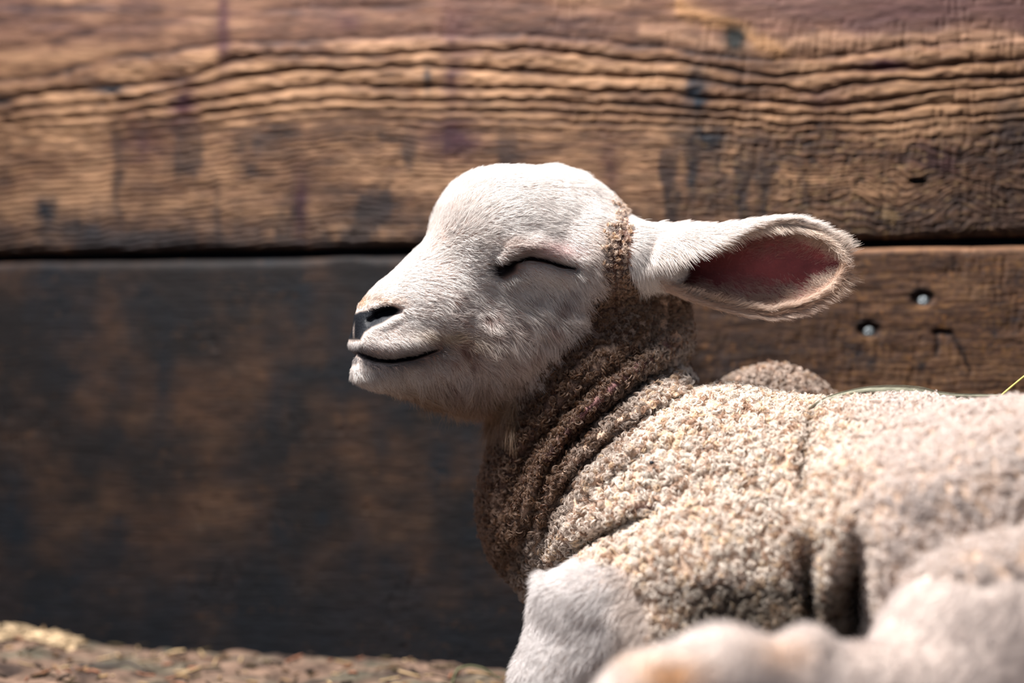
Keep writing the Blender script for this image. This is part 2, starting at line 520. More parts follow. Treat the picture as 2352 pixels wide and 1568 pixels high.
# backing behind the joint; its navy colour stands in for the bluish shade
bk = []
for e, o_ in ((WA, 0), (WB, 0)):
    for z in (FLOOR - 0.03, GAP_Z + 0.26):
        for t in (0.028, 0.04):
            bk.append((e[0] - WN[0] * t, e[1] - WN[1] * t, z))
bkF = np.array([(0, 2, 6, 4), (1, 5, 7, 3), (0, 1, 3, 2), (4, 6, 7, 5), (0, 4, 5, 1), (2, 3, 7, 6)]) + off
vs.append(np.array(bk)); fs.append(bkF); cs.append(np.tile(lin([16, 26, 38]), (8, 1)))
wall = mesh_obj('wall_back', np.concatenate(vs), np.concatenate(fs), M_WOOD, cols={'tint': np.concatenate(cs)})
tag(wall, kind='structure')

M_STEEL = plain_mat('dull_steel', (0.20, 0.225, 0.24), 0.5, 0.7, 900, 0.25)
def screw(px, py, tilt):
    """countersunk screw head with a cross recess, lying in its scraped hollow"""
    c = on_wall(px, py, -0.0018)
    n = 28
    prof = [(0.0, 0.0010), (0.0012, 0.00095), (0.0024, 0.0007), (0.0033, 0.0002), (0.0035, -0.0003), (0.0030, -0.0014), (0.0018, -0.006)]
    V, F = [], []
    ax = np.array([WN[0], WN[1], 0]); ax = norm(ax + np.array([0, 0, tilt]))
    t1 = norm(np.cross(ax, (0, 0, 1))); t2 = np.cross(ax, t1)
    for r, hh in prof:
        for k in range(n):
            th = 2 * math.pi * k / n
            # cross recess pressed into the middle
            dip = 0.0009 * math.exp(-((abs(math.cos(2 * th))- 1) / 0.28) ** 2) if 0.0005 < r < 0.002 else (0.0009 if r == 0 else 0)
            V.append(c + t1 * r * math.cos(th) + t2 * r * math.sin(th) + ax * (hh - dip))
    for i in range(len(prof) - 1):
        for k in range(n):
            F.append((i * n + k, i * n + (k + 1) % n, (i + 1) * n + (k + 1) % n, (i + 1) * n + k))
    return mesh_obj('screw', V, F, M_STEEL, wall)
screw(2121, 690, 0.25)
screw(1996, 762, 0.1)

# ------------------------------------------------------------------ floor and bedding
def floor_z(x, y):
    """uneven packed bedding, heaped against the wall on the left"""
    d = wall_y(x) - y
    heap = 0.016 * (1 - smooth(-0.40, -0.20, x)) + 0.010 * (1 - smooth(0.0, 0.12, x))
    heap = heap * (0.4 + 0.6 * np.exp(-((d - 0.02) / 0.12) ** 2))
    return FLOOR + heap + 0.005 * N2.fbm(x * 22, y * 22) + 0.0040 * N2b.fbm(x * 80, y * 80) - 0.004 * np.exp(-np.clip(d, 0, 9) / 0.012)
fx = np.linspace(-0.80, 0.85, 480)
fy = np.linspace(-0.62, 0.36, 290)
FX, FY = np.meshgrid(fx, fy, indexing='ij')
FZ = floor_z(FX, FY)
FY2 = np.minimum(FY, wall_y(FX) + 0.02)
t_ = np.clip(0.5 + 1.2 * N2.fbm(FX * 60, FY * 60), 0, 1)[..., None]
fc = lin([58, 48, 44]) * (1 - t_) + lin([120, 98, 84]) * t_
t_ = np.clip(1.6 * N2b.fbm(FX * 35 + 5, FY * 35), 0, 0.45)[..., None]
fc = fc * (1 - t_) + lin([72, 78, 66]) * t_
floor = mesh_obj('floor', np.stack([FX, FY2, FZ], -1).reshape(-1, 3), grid_faces(480, 290), M_GROUND, cols={'tint': fc.reshape(-1, 3)})
tag(floor, kind='structure')

# loose chopped straw and crumbs on the bedding, uncountable
vs, fs, cs, off = [], [], [], 0
pal = [lin(c) for c in ([190, 156, 116], [120, 92, 70], [96, 84, 62], [170, 120, 96], [210, 180, 140], [70, 60, 54])]
for i in range(1000):
    x = RNG.uniform(-0.5, 0.12)
    y = RNG.uniform(-0.12, wall_y(x) - 0.012)
    L = RNG.uniform(0.003, 0.016)
    a = RNG.uniform(0, math.pi)
    r = RNG.uniform(0.0004, 0.0011)
    p0 = np.array([x, y, floor_z(x, y) + 0.0012])
    d = np.array([math.cos(a), math.sin(a) * 0.7, RNG.uniform(-0.05, 0.25)]) * L
    pth = [p0, p0 + d * 0.5 + np.array([0, 0, RNG.uniform(-0.0005, 0.001)]), p0 + d]
    pth = [np.array([q[0], min(q[1], wall_y(q[0]) - 0.006), q[2]]) for q in pth]
    V, F = tube(pth, r, 4)
    vs.append(V); fs += [tuple(k + off for k in f) for f in F]
    cs.append(np.tile(pal[RNG.integers(len(pal))] * 0.55, (len(V), 1))); off += len(V)
# the pale chaff that lies along the top of the heap at the far left
for i in range(320):
    px = RNG.uniform(-40, 205)
    x = on_wall(px, 1440)[0]
    y = wall_y(x) - RNG.uniform(0.012, 0.05)
    p0 = np.array([x, y, floor_z(x, y) + RNG.uniform(0.0005, 0.003)])
    a = RNG.uniform(0, math.pi)
    d = np.array([math.cos(a), math.sin(a) * 0.4, 0.1]) * RNG.uniform(0.002, 0.007)
    V, F = tube([p0 - d, p0 + d], RNG.uniform(0.0006, 0.0013), 5)
    vs.append(V); fs += [tuple(k + off for k in f) for f in F]
    cs.append(np.tile(lin([206, 180, 146]) * RNG.uniform(0.35, 1), (len(V), 1))); off += len(V)
ch = mesh_obj('chaff', np.concatenate(vs), fs, M_GROUND, cols={'tint': np.concatenate(cs)})
tag(ch, 'short chopped straw and pale chaff strewn over the bedding', 'straw', kind='stuff')

# ------------------------------------------------------------------ the lamb: implicit body
YAW = math.radians(17)
CU, SU = math.cos(YAW), math.sin(YAW)
HY0 = 0.016                               # depth of the nose tip on the midline
HO = P(818, 0, HY0)                       # origin of the head frame (x only)
UAX = np.array([CU, SU, 0.0]); VAX = np.array([-SU, CU, 0.0])
def head_uvw(p):
    dx = p[..., 0] - HO[0]
    dy = p[..., 1] - HY0
    return dx * CU + dy * SU, -dx * SU + dy * CU, p[..., 2]
def uvw_world(u, v, w):
    return np.stack([HO[0] + u * CU - v * SU, HY0 + u * SU + v * CU, w], -1)
def mid_u(px):
    """distance along the head of the midline point that shows at pixel px"""
    a = (np.asarray(px, float) - 1176) * S / D
    # HO.x + u CU = a (D + HY0 + u SU)
    return (a * (D + HY0) - HO[0]) / (CU - a * SU)
HP = np.array([  # px, top, bottom, half width (px)
    (812, 752, 772, 6), (816, 722, 806, 30), (824, 706, 838, 50), (838, 684, 862, 68), (860, 660, 880, 82), (900, 625, 895, 93),
    (950, 580, 905, 100), (1000, 537, 915, 110), (1030, 498, 919, 118), (1055, 460, 921, 124), (1085, 430, 920, 132), (1115, 414, 912, 142), (1150, 404, 900, 152),
    (1200, 396, 876, 163), (1260, 388, 848, 170), (1320, 402, 822, 163), (1380, 438, 800, 144), (1430, 488, 770, 112), (1465, 530, 740, 72), (1485, 600, 690, 16)], float)
HU = mid_u(HP[:, 0])
HK = K(HY0 + HU * SU)
HT = (784 - HP[:, 1]) * S * HK
HB = (784 - HP[:, 2]) * S * HK
HW = HP[:, 3] * S * 1.03
def smin(a, b, k):
    h = np.clip(0.5 + 0.5 * (b - a) / k, 0, 1)
    return b * (1 - h) + a * h - k * h * (1 - h)
def ellip(p, c, r, R=None):
    q = p - c
    if R is not None:
        q = q @ R
    k0 = np.linalg.norm(q / r, axis=-1)
    k1 = np.linalg.norm(q / (np.asarray(r) ** 2), axis=-1)
    return k0 * (k0 - 1) / np.maximum(k1, 1e-6)
def rcone(p, a, b, r1, r2):
    a, b = np.asarray(a, float), np.asarray(b, float)
    ab = b - a
    t = np.clip(((p - a) @ ab) / (ab @ ab), 0, 1)
    return np.linalg.norm(p - a - t[..., None] * ab, axis=-1) - (r1 + (r2 - r1) * t)
def head_px(p):
    """photograph pixel of a head point, far half folded onto the near half"""
    u, v, w = head_uvw(p)
    return proj(uvw_world(u, -np.abs(v), w))

# raised and sunk lines on the head: (polyline px, width px, height m)
HEAD_LINES = [
    ([(1150, 592), (1185, 568), (1235, 562), (1285, 582), (1330, 600)], 20, 0.0036),      # upper lid and brow fold
    ([(1160, 640), (1220, 622), (1280, 626), (1330, 634)], 17, 0.0016),                    # lower lid
    ([(1165, 610), (1188, 598), (1215, 591), (1248, 595), (1285, 607), (1318, 615)], 7.5, -0.0075),   # closed eye
    ([(1138, 614), (1152, 622), (1172, 612)], 15, -0.0070),                                # tear pit
    ([(1128, 590), (1150, 575)], 12, -0.0012),
    ([(818, 806), (836, 816), (862, 826), (900, 829), (945, 822), (985, 808), (1004, 800)], 6.5, -0.0065),  # mouth
    ([(835, 795), (880, 803), (930, 796), (985, 775)], 20, 0.0022),                        # upper lip pad
    ([(840, 846), (880, 852), (930, 846)], 16, 0.0012),                                    # lower lip
    ([(868, 722), (895, 714), (916, 712)], 7.5, -0.0080),                                  # nostril
    ([(850, 738), (866, 728)], 7.5, -0.0030),
    ([(842, 706), (870, 697), (900, 695), (918, 702)], 8, 0.0018),                         # rim over the nostril
    ([(862, 752), (890, 742), (915, 728)], 8, 0.0010),
    ([(1340, 560), (1365, 640), (1330, 720)], 30, 0.0015),
]
def head_sdf(p):
    u, v, w = head_uvw(p)
    top = np.interp(u, HU, HT); bot = np.interp(u, HU, HB); hw = np.interp(u, HU, HW)
    c = bot + (top - bot) * 0.56
    up = w > c
    hh = np.where(up, top - c, c - bot)
    rel = np.clip((c - w) / np.maximum(c - bot, 1e-4), 0, 1.2)
    jaw = 1 - 0.34 * rel ** 1.3 * smooth(0.01, 0.05, u)
    # the bridge of the nose is narrower than the cheeks
    relu = np.clip((w - c) / np.maximum(top - c, 1e-4), 0, 1.2)
    br = 1 - 0.22 * relu ** 1.5 * smooth(0.01, 0.03, u) * (1 - smooth(0.055, 0.085, u))
    hwv = hw * jaw * br
    e = 2.25
    k0 = ((np.abs(v) / hwv) ** e + (np.abs(w - c) / hh) ** e) ** (1 / e)
    f = (k0 - 1) * np.minimum(hwv, hh) * 0.9
    f = np.where(u < HU[0], np.maximum(f, 0) + (HU[0] - u), f)
    f = np.where(u > HU[-1], np.maximum(f, 0) + (u - HU[-1]), f)
    av = np.abs(v)
    q = np.stack([u, av, w], -1)
    def px_uvw(px, py, vpx, off=0):
        """local coordinates of a near-side point seen at (px,py) with lateral offset vpx"""
        vv = vpx * S
        uu = mid_u(px)
        for _ in range(3):
            ww = uvw_world(uu, -vv, 0.0)
            k = K(ww[1])
            uu = uu + ((px - 1176) * S * k - ww[0]) / CU
        return np.array([uu, vv, (784 - py) * S * K(uvw_world(uu, -vv, 0.)[1])])
    f = smin(f, ellip(q, px_uvw(1215, 585, 118), (0.028, 0.0135, 0.021)), 0.012)          # orbit
    f = smin(f, ellip(q, np.array([float(mid_u(1124)), 0.0170, 0.0685]), (0.0235, 0.0200, 0.0215)), 0.024)   # brow
    f = smin(f, ellip(q, px_uvw(1240, 745, 70), (0.036, 0.020, 0.026)), 0.014)            # cheek
    f = smin(f, ellip(q, px_uvw(905, 780, 52), (0.020, 0.011, 0.010)), 0.008)             # lip
    f = smin(f, ellip(q, px_uvw(872, 852, 20), (0.014, 0.010, 0.008)), 0.007)             # chin
    f = smin(f, rcone(q, px_uvw(1380, 595, 110), px_uvw(1500, 586, 160), 0.026, 0.0170), 0.012)   # root of the ear
    # groove between the nostrils
    fr = np.exp(-(v / 0.0012) ** 2) * (1 - smooth(0.002, 0.012, u)) * smooth(-0.006, 0.0, w - (784 - 800) * S)
    f = f + 0.0018 * fr
    hpx, hpy = head_px(p)
    side = smooth(0.004, 0.012, av)
    for pl, wd, a in HEAD_LINES:
        d, t = seg_dist(hpx, hpy, pl)
        tap = 0.45 + 0.55 * np.sin(np.clip(t, 0.03, 0.97) * np.pi) ** 0.5 if len(pl) > 2 else 1.0
        s = side if pl[0][0] > 845 else smooth(-0.001, 0.003, av)
        f = f - a * np.exp(-(d / wd) ** 2) * tap * s
    return f

# folds of the neck and shoulder: (polyline px, width px, height m)
BODY_LINES = [
    ([(1195, 1230), (1235, 1150), (1270, 1050), (1330, 950), (1440, 850), (1560, 775)], 30, 0.0065),
    ([(1255, 1200), (1300, 1095), (1370, 1020), (1470, 950), (1590, 895)], 20, 0.0050),
    ([(1300, 1205), (1360, 1110), (1470, 1030), (1620, 945)], 20, 0.0035),
    ([(1190, 1290), (1225, 1180), (1262, 1085), (1320, 1010), (1400, 940), (1480, 880), (1570, 830)], 19, -0.0125),
    ([(1240, 1290), (1270, 1170), (1330, 1080), (1430, 990), (1530, 935), (1620, 885)], 17, -0.0125),
    ([(1340, 1150), (1420, 1085), (1520, 1020)], 13, -0.0070),
    ([(1150, 1080), (1200, 1010), (1290, 900), (1400, 800), (1470, 740)], 26, 0.0030),
    ([(1170, 1150), (1215, 1050), (1300, 950), (1390, 870), (1500, 790)], 16, -0.0085),
    ([(1275, 1320), (1325, 1265), (1385, 1225), (1440, 1205), (1500, 1180)], 19, -0.0150),
    ([(1275, 1255), (1350, 1205), (1450, 1165), (1540, 1165)], 22, 0.0035),
    ([(1865, 955), (1852, 1030), (1848, 1110), (1840, 1160)], 17, -0.0085),
    ([(1868, 1250), (1858, 1330), (1862, 1420), (1866, 1500)], 24, -0.0260),
    ([(1915, 1230), (1905, 1330), (1905, 1430)], 24, 0.0030),
    ([(1975, 1250), (1968, 1340), (1970, 1420), (1966, 1530)], 32, -0.0480),
]
def body_parts():
    q = P
    return [
        ('r', q(1330, 640, 0.066), q(1392, 900, 0.058), 0.034, 0.040),       # neck
        ('r', q(1392, 900, 0.058), q(1440, 1120, 0.045), 0.043, 0.058),
        ('e', q(1470, 745, 0.062), (0.028, 0.030, 0.045)),
        ('r', q(1294, 890, 0.060), q(1246, 1160, 0.062), 0.032, 0.036),      # throat, brisket
        ('e', q(1325, 1180, 0.055), (0.045, 0.045, 0.064)),
        ('e', q(1760, 1252, 0.012), (0.108, 0.074, 0.078)),                  # shoulder and ribs
        ('e', q(1640, 1185, 0.022), (0.082, 0.062, 0.069)),
        ('e', q(1775, 1080, 0.082), (0.052, 0.024, 0.062)),                   # far shoulder blade
        ('e', q(2080, 1262, -0.020), (0.110, 0.078, 0.082)),                 # barrel
        ('e', q(2440, 1240, -0.085), (0.135, 0.072, 0.070)),                  # loin
        ('e', q(2350, 1300, -0.135), (0.074, 0.040, 0.062)),                  # near haunch
    ]
def body_sdf(p):
    f = None
    for t in body_parts():
        g = rcone(p, *t[1:]) if t[0] == 'r' else ellip(p, t[1], t[2])
        f = g if f is None else smin(f, g, 0.010 if t[0] == 'e' and t[2][0] == 0.052 else 0.022)
    # near foreleg: upper arm, folded knee, cannon bone
    g = rcone(p, P(1640, 1330, -0.045), P(1370, 1400, -0.040), 0.044, 0.030)
    g = smin(g, rcone(p, P(1370, 1400, -0.040), P(1290, 1560, -0.045), 0.0295, 0.0215), 0.014)
    g = smin(g, rcone(p, P(1290, 1560, -0.045), P(1340, 1700, -0.050), 0.0225, 0.017), 0.012)
    f = smin(f, g, 0.008)
    # haunch and the hind leg folded forward along the ground
    h = ellip(p, P(2400, 1540, -0.185), (0.078, 0.042, 0.060))
    h = smin(h, rcone(p, P(2220, 1640, -0.195), P(1930, 1610, -0.213), 0.034, 0.024), 0.012)
    h = smin(h, ellip(p, P(1858, 1525, -0.218), (0.014, 0.013, 0.0165)), 0.006)
    h = smin(h, rcone(p, P(1870, 1600, -0.215), P(1660, 1560, -0.222), 0.0200, 0.0215), 0.007)
    h = smin(h, rcone(p, P(1660, 1560, -0.222), P(1490, 1610, -0.225), 0.0195, 0.0185), 0.010)
    h = smin(h, rcone(p, P(1490, 1610, -0.225), P(1370, 1670, -0.225), 0.0190, 0.013), 0.010)
    # belly down to the ground
    b = ellip(p, P(2000, 1520, -0.06), (0.14, 0.05, 0.045))
    f = smin(f, b, 0.02)
    px, py = proj(p)
    m = (1 - smooth(0.075, 0.10, p[..., 1]))
    for pl, wd, a in BODY_LINES:
        d, t = seg_dist(px, py, pl)
        tap = np.sin(np.clip(t, 0.04, 0.96) * np.pi) ** 0.5
        f = f - a * np.exp(-(d / wd) ** 2) * tap * m
    f = f - 0.0016 * N3(p[..., 0] * 55, p[..., 1] * 55, p[..., 2] * 55) * (py > 700)
    f = smin(f, h, 0.012)
    return f
def lamb_sdf(p, head=True):
    b = body_sdf(p)
    return smin(b, head_sdf(p), 0.010) if head else b

def surface_nets(fn, lo, hi, h):
    lo = np.asarray(lo, float)
    n = np.ceil((np.asarray(hi) - lo) / h).astype(int) + 1
    xs = [lo[i] + h * np.arange(n[i]) for i in range(3)]
    F = np.empty(n, np.float32)
    Y, Z = np.meshgrid(xs[1], xs[2], indexing='ij')
    for i in range(n[0]):
        F[i] = fn(np.stack([np.full_like(Y, xs[0][i]), Y, Z], -1))
    s = F < 0
    cs_ = [(a, b, c) for a in (0, 1) for b in (0, 1) for c in (0, 1)]
    cnt = sum(s[a:n[0] - 1 + a, b:n[1] - 1 + b, c:n[2] - 1 + c].astype(np.int8) for a, b, c in cs_)
    mixed = (cnt > 0) & (cnt < 8)
    I = np.argwhere(mixed)
    idx = np.full(mixed.shape, -1, np.int64)
    idx[mixed] = np.arange(len(I))
    acc = np.zeros((len(I), 3)); num = np.zeros(len(I))
    for a in range(3):
        o1, o2 = [d for d in range(3) if d != a]
        for b in (0, 1):
            for c in (0, 1):
                A = I.copy(); A[:, o1] += b; A[:, o2] += c
                B = A.copy(); B[:, a] += 1
                fa = F[tuple(A.T)]; fb = F[tuple(B.T)]
                cr = (fa < 0) != (fb < 0)
                t = np.where(cr, fa / np.where(cr, fa - fb, 1), 0)
                pt = A + 0.0
                pt[:, a] += t
                acc[cr] += pt[cr]; num[cr] += 1
    V = lo + h * acc / num[:, None]
    quads = []
    for a in range(3):
        o1, o2 = (a + 1) % 3, (a + 2) % 3
        sl0 = [slice(None)] * 3; sl1 = [slice(None)] * 3
        sl0[a] = slice(0, n[a] - 1); sl1[a] = slice(1, n[a])
        cr = s[tuple(sl0)] != s[tuple(sl1)]
        E = np.argwhere(cr)
        E = E[(E[:, o1] > 0) & (E[:, o2] > 0) & (E[:, o1] < n[o1] - 1) & (E[:, o2] < n[o2] - 1)]
        inside = s[tuple(E.T)]
        q = []
        for d1, d2 in ((1, 1), (0, 1), (0, 0), (1, 0)):
            C = E.copy(); C[:, o1] -= d1; C[:, o2] -= d2
            q.append(idx[tuple(C.T)])
        q = np.stack(q, 1)
        q[~inside] = q[~inside][:, ::-1]
        quads.append(q)
    return V, np.concatenate(quads)

HEADBOX = (P(770, 1000, 0)[0], P(1500, 1000, 0)[0])
HX1 = P(1505, 0, 0.05)[0]
HZ0 = P(0, 960, 0.03)[2]
V1, F1 = surface_nets(lamb_sdf, (-0.098, -0.045, HZ0 - 0.004), (HX1, 0.128, 0.108), 0.0009)
V2, F2 = surface_nets(lambda p: lamb_sdf(p), (-0.10, -0.275, FLOOR - 0.002), (0.44, 0.145, 0.112), 0.0024)
# the fine grid replaces the coarse one around the head
fc_ = V2[F2].mean(1)
keep = ~((fc_[:, 0] < HX1 - 0.004) & (fc_[:, 2] > HZ0) & (fc_[:, 1] > -0.045) & (fc_[:, 1] < 0.128) & (fc_[:, 2] < 0.108))
F2 = F2[keep]
BV = np.concatenate([V1, V2])
BF = np.concatenate([F1, F2 + len(V1)])
# keep only real surface, drop lonely vertices
used = np.unique(BF)
remap = np.full(len(BV), -1); remap[used] = np.arange(len(used))
BV = BV[used]; BF = remap[BF]
BV[:, 2] = np.maximum(BV[:, 2], floor_z(BV[:, 0], BV[:, 1]) - 0.004)

# ------------------------------------------------------------------ ears (shells, part of the same body mesh)
EARX = np.array([1436, 1470, 1500, 1560, 1640, 1700, 1760, 1820, 1870, 1905, 1930, 1938], float)
EART = np.array([565, 540, 524, 515, 521, 515, 507, 509, 526, 550, 580, 600], float)
EARB = np.array([620, 636, 652, 676, 702, 716, 722, 714, 692, 664, 630, 606], float)
EAR_DP = np.array([.006, .012, .018, .020, .0175, .015, .013, .011, .0085, .006, .004, .001])
EAR_FT = np.radians([176, 176, 174, 158, 134, 116, 104, 97, 91, 86, 82, 80])
EAR_FB = np.radians([176, 150, 122, 104, 96, 92, 90, 88, 86, 84, 80, 78])
def _dense(y, n=240):
    xx = np.linspace(EARX[0], EARX[-1], n)
    v = np.interp(xx, EARX, y)
    kern = np.hanning(23); kern /= kern.sum()
    pad = np.concatenate([2 * v[0] - v[11:0:-1], v, 2 * v[-1] - v[-2:-13:-1]])
    return np.convolve(pad, kern, 'valid')
EART_D, EARB_D, DP_D, FT_D, FB_D = (_dense(a) for a in (EART, EARB, EAR_DP, EAR_FT, EAR_FB))
EARX_D = np.linspace(EARX[0], EARX[-1], 240)
def ear_center(px):
    t = (px - 1436) / 500
    y = 0.028 - 0.020 * t
    return y
def ear_point(px, s, off=0.0):
    """s -1..1 from the lower rim to the upper rim round the back of the shell; off moves outward"""
    y = ear_center(px)
    k = K(y)
    top = np.interp(px, EARX_D, EART_D); bot = np.interp(px, EARX_D, EARB_D)
    zc = (784 - (top + bot) / 2) * S * k
    H = (bot - top) / 2 * S * k
    dp = np.interp(px, EARX_D, DP_D)
    ft = np.interp(px, EARX_D, FT_D); fb = np.interp(px, EARX_D, FB_D)
    phi = np.where(s > 0, s * ft, s * fb)
    x = (px - 1176) * S * k
    # ridge lines in the cup, slight waviness of the rim
    rip = 0.0006 * np.sin(s * 9 + px / 60)
    a = np.maximum(H + off, 1e-5); b = np.maximum(dp + off + rip, 1e-5)
    yy = y + b * np.cos(phi)
    # the rolled-over upper flap hangs lower at the base
    zz = zc + a * np.sin(phi) - 0.0045 * smooth(1.6, 2.8, phi)
    return np.stack([x + 0 * yy, yy, zz], -1)
NU_E, NV_E = 110, 90
eu = np.linspace(1436, 1938, NU_E)
es = np.linspace(-1, 1, NV_E)
EU, ES = np.meshgrid(eu, es, indexing='ij')
th_ear = 0.0014 * (1 - 0.6 * smooth(0.80, 1.0, np.abs(ES))) * (1 - 0.6 * smooth(1850, 1938, EU))
EO = ear_point(EU, ES, th_ear)
EI = ear_point(EU, ES, -th_ear)
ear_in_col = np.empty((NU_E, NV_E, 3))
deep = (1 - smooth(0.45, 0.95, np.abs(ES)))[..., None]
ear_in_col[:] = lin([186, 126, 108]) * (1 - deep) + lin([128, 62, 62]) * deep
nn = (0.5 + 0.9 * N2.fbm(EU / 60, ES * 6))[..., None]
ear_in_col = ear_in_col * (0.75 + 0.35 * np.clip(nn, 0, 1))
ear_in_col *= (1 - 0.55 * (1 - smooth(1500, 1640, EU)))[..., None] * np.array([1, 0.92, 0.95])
ear_out_col = np.broadcast_to(lin([222, 192, 178]), (NU_E, NV_E, 3)).copy()
def ear_block(EO, EI, off):
    """closed shell from outer and inner sheets"""
    nO = NU_E * NV_E
    V = np.concatenate([EO.reshape(-1, 3), EI.reshape(-1, 3)])
    Fo = grid_faces(NU_E, NV_E)
    Fi = grid_faces(NU_E, NV_E, nO)[:, ::-1]
    rim = []
    ii = np.arange(NU_E - 1)
    for j, fl in ((0, 0), (NV_E - 1, 1)):
        a = ii * NV_E + j; b = (ii + 1) * NV_E + j
        q = np.stack([a, b, b + nO, a + nO], 1)
        rim.append(q[:, ::-1] if not fl else q)
    jj = np.arange(NV_E - 1)
    for i, fl in ((0, 1), (NU_E - 1, 0)):
        a = i * NV_E + jj; b = a + 1
        q = np.stack([a, b, b + nO, a + nO], 1)
        rim.append(q[:, ::-1] if not fl else q)
    return V, np.concatenate([Fo, Fi] + rim) + off
def far_ear(p):
    """the other ear: mirrored through the head, laid a little closer to the neck"""
    u, v, w = head_uvw(p)
    u0, v0 = float(mid_u(1436)), -0.026
    du, dv = u - u0, v - v0
    a = math.radians(-14)
    du, dv = du * math.cos(a) - dv * math.sin(a), du * math.sin(a) + dv * math.cos(a)
    return uvw_world(u0 + du * 0.62, -(v0 + dv * 0.8), 0.052 + (w - 0.046) * 0.66)
EV1, EF1 = ear_block(EO, EI, len(BV))
EV2, EF2 = ear_block(far_ear(EO), far_ear(EI), len(BV) + len(EV1))
EF2 = EF2[:, ::-1]
nB = len(BV)

# ------------------------------------------------------------------ region masks and skin colours
FACE = [(760, 650), (900, 480), (1000, 300), (1300, 300), (1390, 405), (1412, 470), (1388, 560), (1372, 640), (1345, 700), (1330, 745), (1285, 800),
        (1230, 850), (1195, 900), (1185, 962), (1000, 962), (780, 900)]
NOSE = [(812, 722), (826, 714), (842, 712), (862, 706), (890, 700), (905, 702), (920, 712), (905, 726), (880, 742), (855, 752), (838, 764), (828, 782), (812, 780)]
FORELEG = [(1150, 1400), (1210, 1345), (1262, 1320), (1330, 1290), (1420, 1300), (1470, 1370), (1500, 1470), (1480, 1600), (1100, 1640)]
EYE_L = [(1165, 612), (1188, 600), (1215, 593), (1248, 597), (1285, 609), (1318, 616)]
PIT_L = [(1140, 618), (1153, 624), (1172, 614)]
MOUTH_L = [(818, 806), (836, 816), (862, 826), (900, 829), (945, 822), (985, 808), (1002, 801)]
SHANK = lambda p: (p[..., 1] < -0.150) & ((p[..., 0] < P(1990, 0, -0.2)[0]) | (proj(p)[1] > 1330 + 40 * N2(p[..., 0] * 30, p[..., 1] * 30)))

def is_head(p):
    return (p[..., 2] > P(0, 985, 0.03)[2]) & (p[..., 0] < P(1590, 0, 0.06)[0]) & (p[..., 1] > -0.06)
def region_px(p):
    """folded pixel position for the head, direct for the rest"""
    px, py = proj(p)
    hx, hy = head_px(p)
    far = is_head(p) & (head_uvw(p)[1] > 0)
    return np.where(far, hx, px), np.where(far, hy, py)
ROOT = [(1444, 478), (1500, 498), (1580, 498), (1565, 640), (1500, 664), (1468, 655), (1450, 600)]
def face_mask(p, w=14):
    px, py = region_px(p)
    wob = 10 * N2(px / 22, py / 22)
    return np.maximum(poly_soft(px + wob, py + wob, FACE, w), poly_soft(px + wob, py + wob, ROOT, w)) * is_head(p)

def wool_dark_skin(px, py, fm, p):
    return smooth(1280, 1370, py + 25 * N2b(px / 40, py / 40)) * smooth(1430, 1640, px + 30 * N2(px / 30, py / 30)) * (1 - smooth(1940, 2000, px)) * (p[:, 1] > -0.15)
bpx, bpy_ = region_px(BV)
fm = face_mask(BV)
nose = poly_soft(bpx, bpy_, NOSE, 4) * (BV[:, 2] > -0.01) * (BV[:, 0] < P(930, 0, 0)[0])
_, bv, _ = head_uvw(BV)
col = np.empty((nB, 3))
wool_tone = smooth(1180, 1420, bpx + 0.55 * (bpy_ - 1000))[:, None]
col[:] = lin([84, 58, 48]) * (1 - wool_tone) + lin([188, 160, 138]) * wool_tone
pink = np.zeros(nB)
for pl, w in (([(1240, 1100), (1330, 960), (1440, 860), (1540, 790)], 16), ([(1290, 1280), (1350, 1225), (1440, 1180), (1520, 1160)], 14), ([(1340, 1060), (1420, 1000)], 12)):
    d, _ = seg_dist(bpx, bpy_, pl)
    pink = np.maximum(pink, np.exp(-(d / w) ** 2))
col = col * (1 - pink[:, None]) + lin([108, 72, 72]) * pink[:, None]
face_c = np.broadcast_to(lin([176, 140, 124]), (nB, 3)).copy()
a = np.clip(blob(bpx, bpy_, 1270, 570, 60, 22) * 0.9, 0, 1)[:, None]
face_c = face_c * (1 - a) + lin([186, 112, 112]) * a
col = col * (1 - fm[:, None]) + face_c * fm[:, None]
leg = poly_soft(bpx, bpy_, FORELEG, 20) * (BV[:, 1] < 0.01)
col = col * (1 - leg[:, None]) + lin([214, 196, 184]) * leg[:, None]
sh = (SHANK(BV) * 1.0)[:, None]
tan = np.clip(blob(bpx, bpy_, 1545, 1560, 90, 50) * 1.0 + blob(bpx, bpy_, 1800, 1500, 70, 40) * .6, 0, 1)[:, None]
shc = lin([208, 192, 182]) * (1 - tan) + lin([186, 130, 76]) * tan
col = col * (1 - sh) + shc * sh
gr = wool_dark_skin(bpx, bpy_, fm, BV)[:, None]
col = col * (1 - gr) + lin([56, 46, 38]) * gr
muz = (1 - smooth(880, 1000, bpx))[:, None] * fm[:, None]
col = col * (1 - muz) + lin([214, 196, 186]) * muz
rough = np.full(nB, 0.75)
for pl, w, c_ in ((EYE_L, 6, [30, 20, 26]), (PIT_L, 19, [30, 22, 24]), (MOUTH_L, 7, [32, 28, 34])):
    d, _ = seg_dist(bpx, bpy_, pl)
    a = (np.exp(-(d / w) ** 4) * fm)[:, None]
    col = col * (1 - a) + lin(c_) * a
nm = nose[:, None]
col = col * (1 - nm) + lin([10, 14, 22]) * nm
rough = rough * (1 - nose) + 0.6 * nose
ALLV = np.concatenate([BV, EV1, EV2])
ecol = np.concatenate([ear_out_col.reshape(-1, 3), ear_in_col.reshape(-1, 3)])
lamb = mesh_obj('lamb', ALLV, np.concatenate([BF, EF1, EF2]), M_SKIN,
                cols={'tint': np.concatenate([col, ecol, ecol]), 'rough': np.concatenate([rough, np.full(2 * len(ecol), 0.55)])})
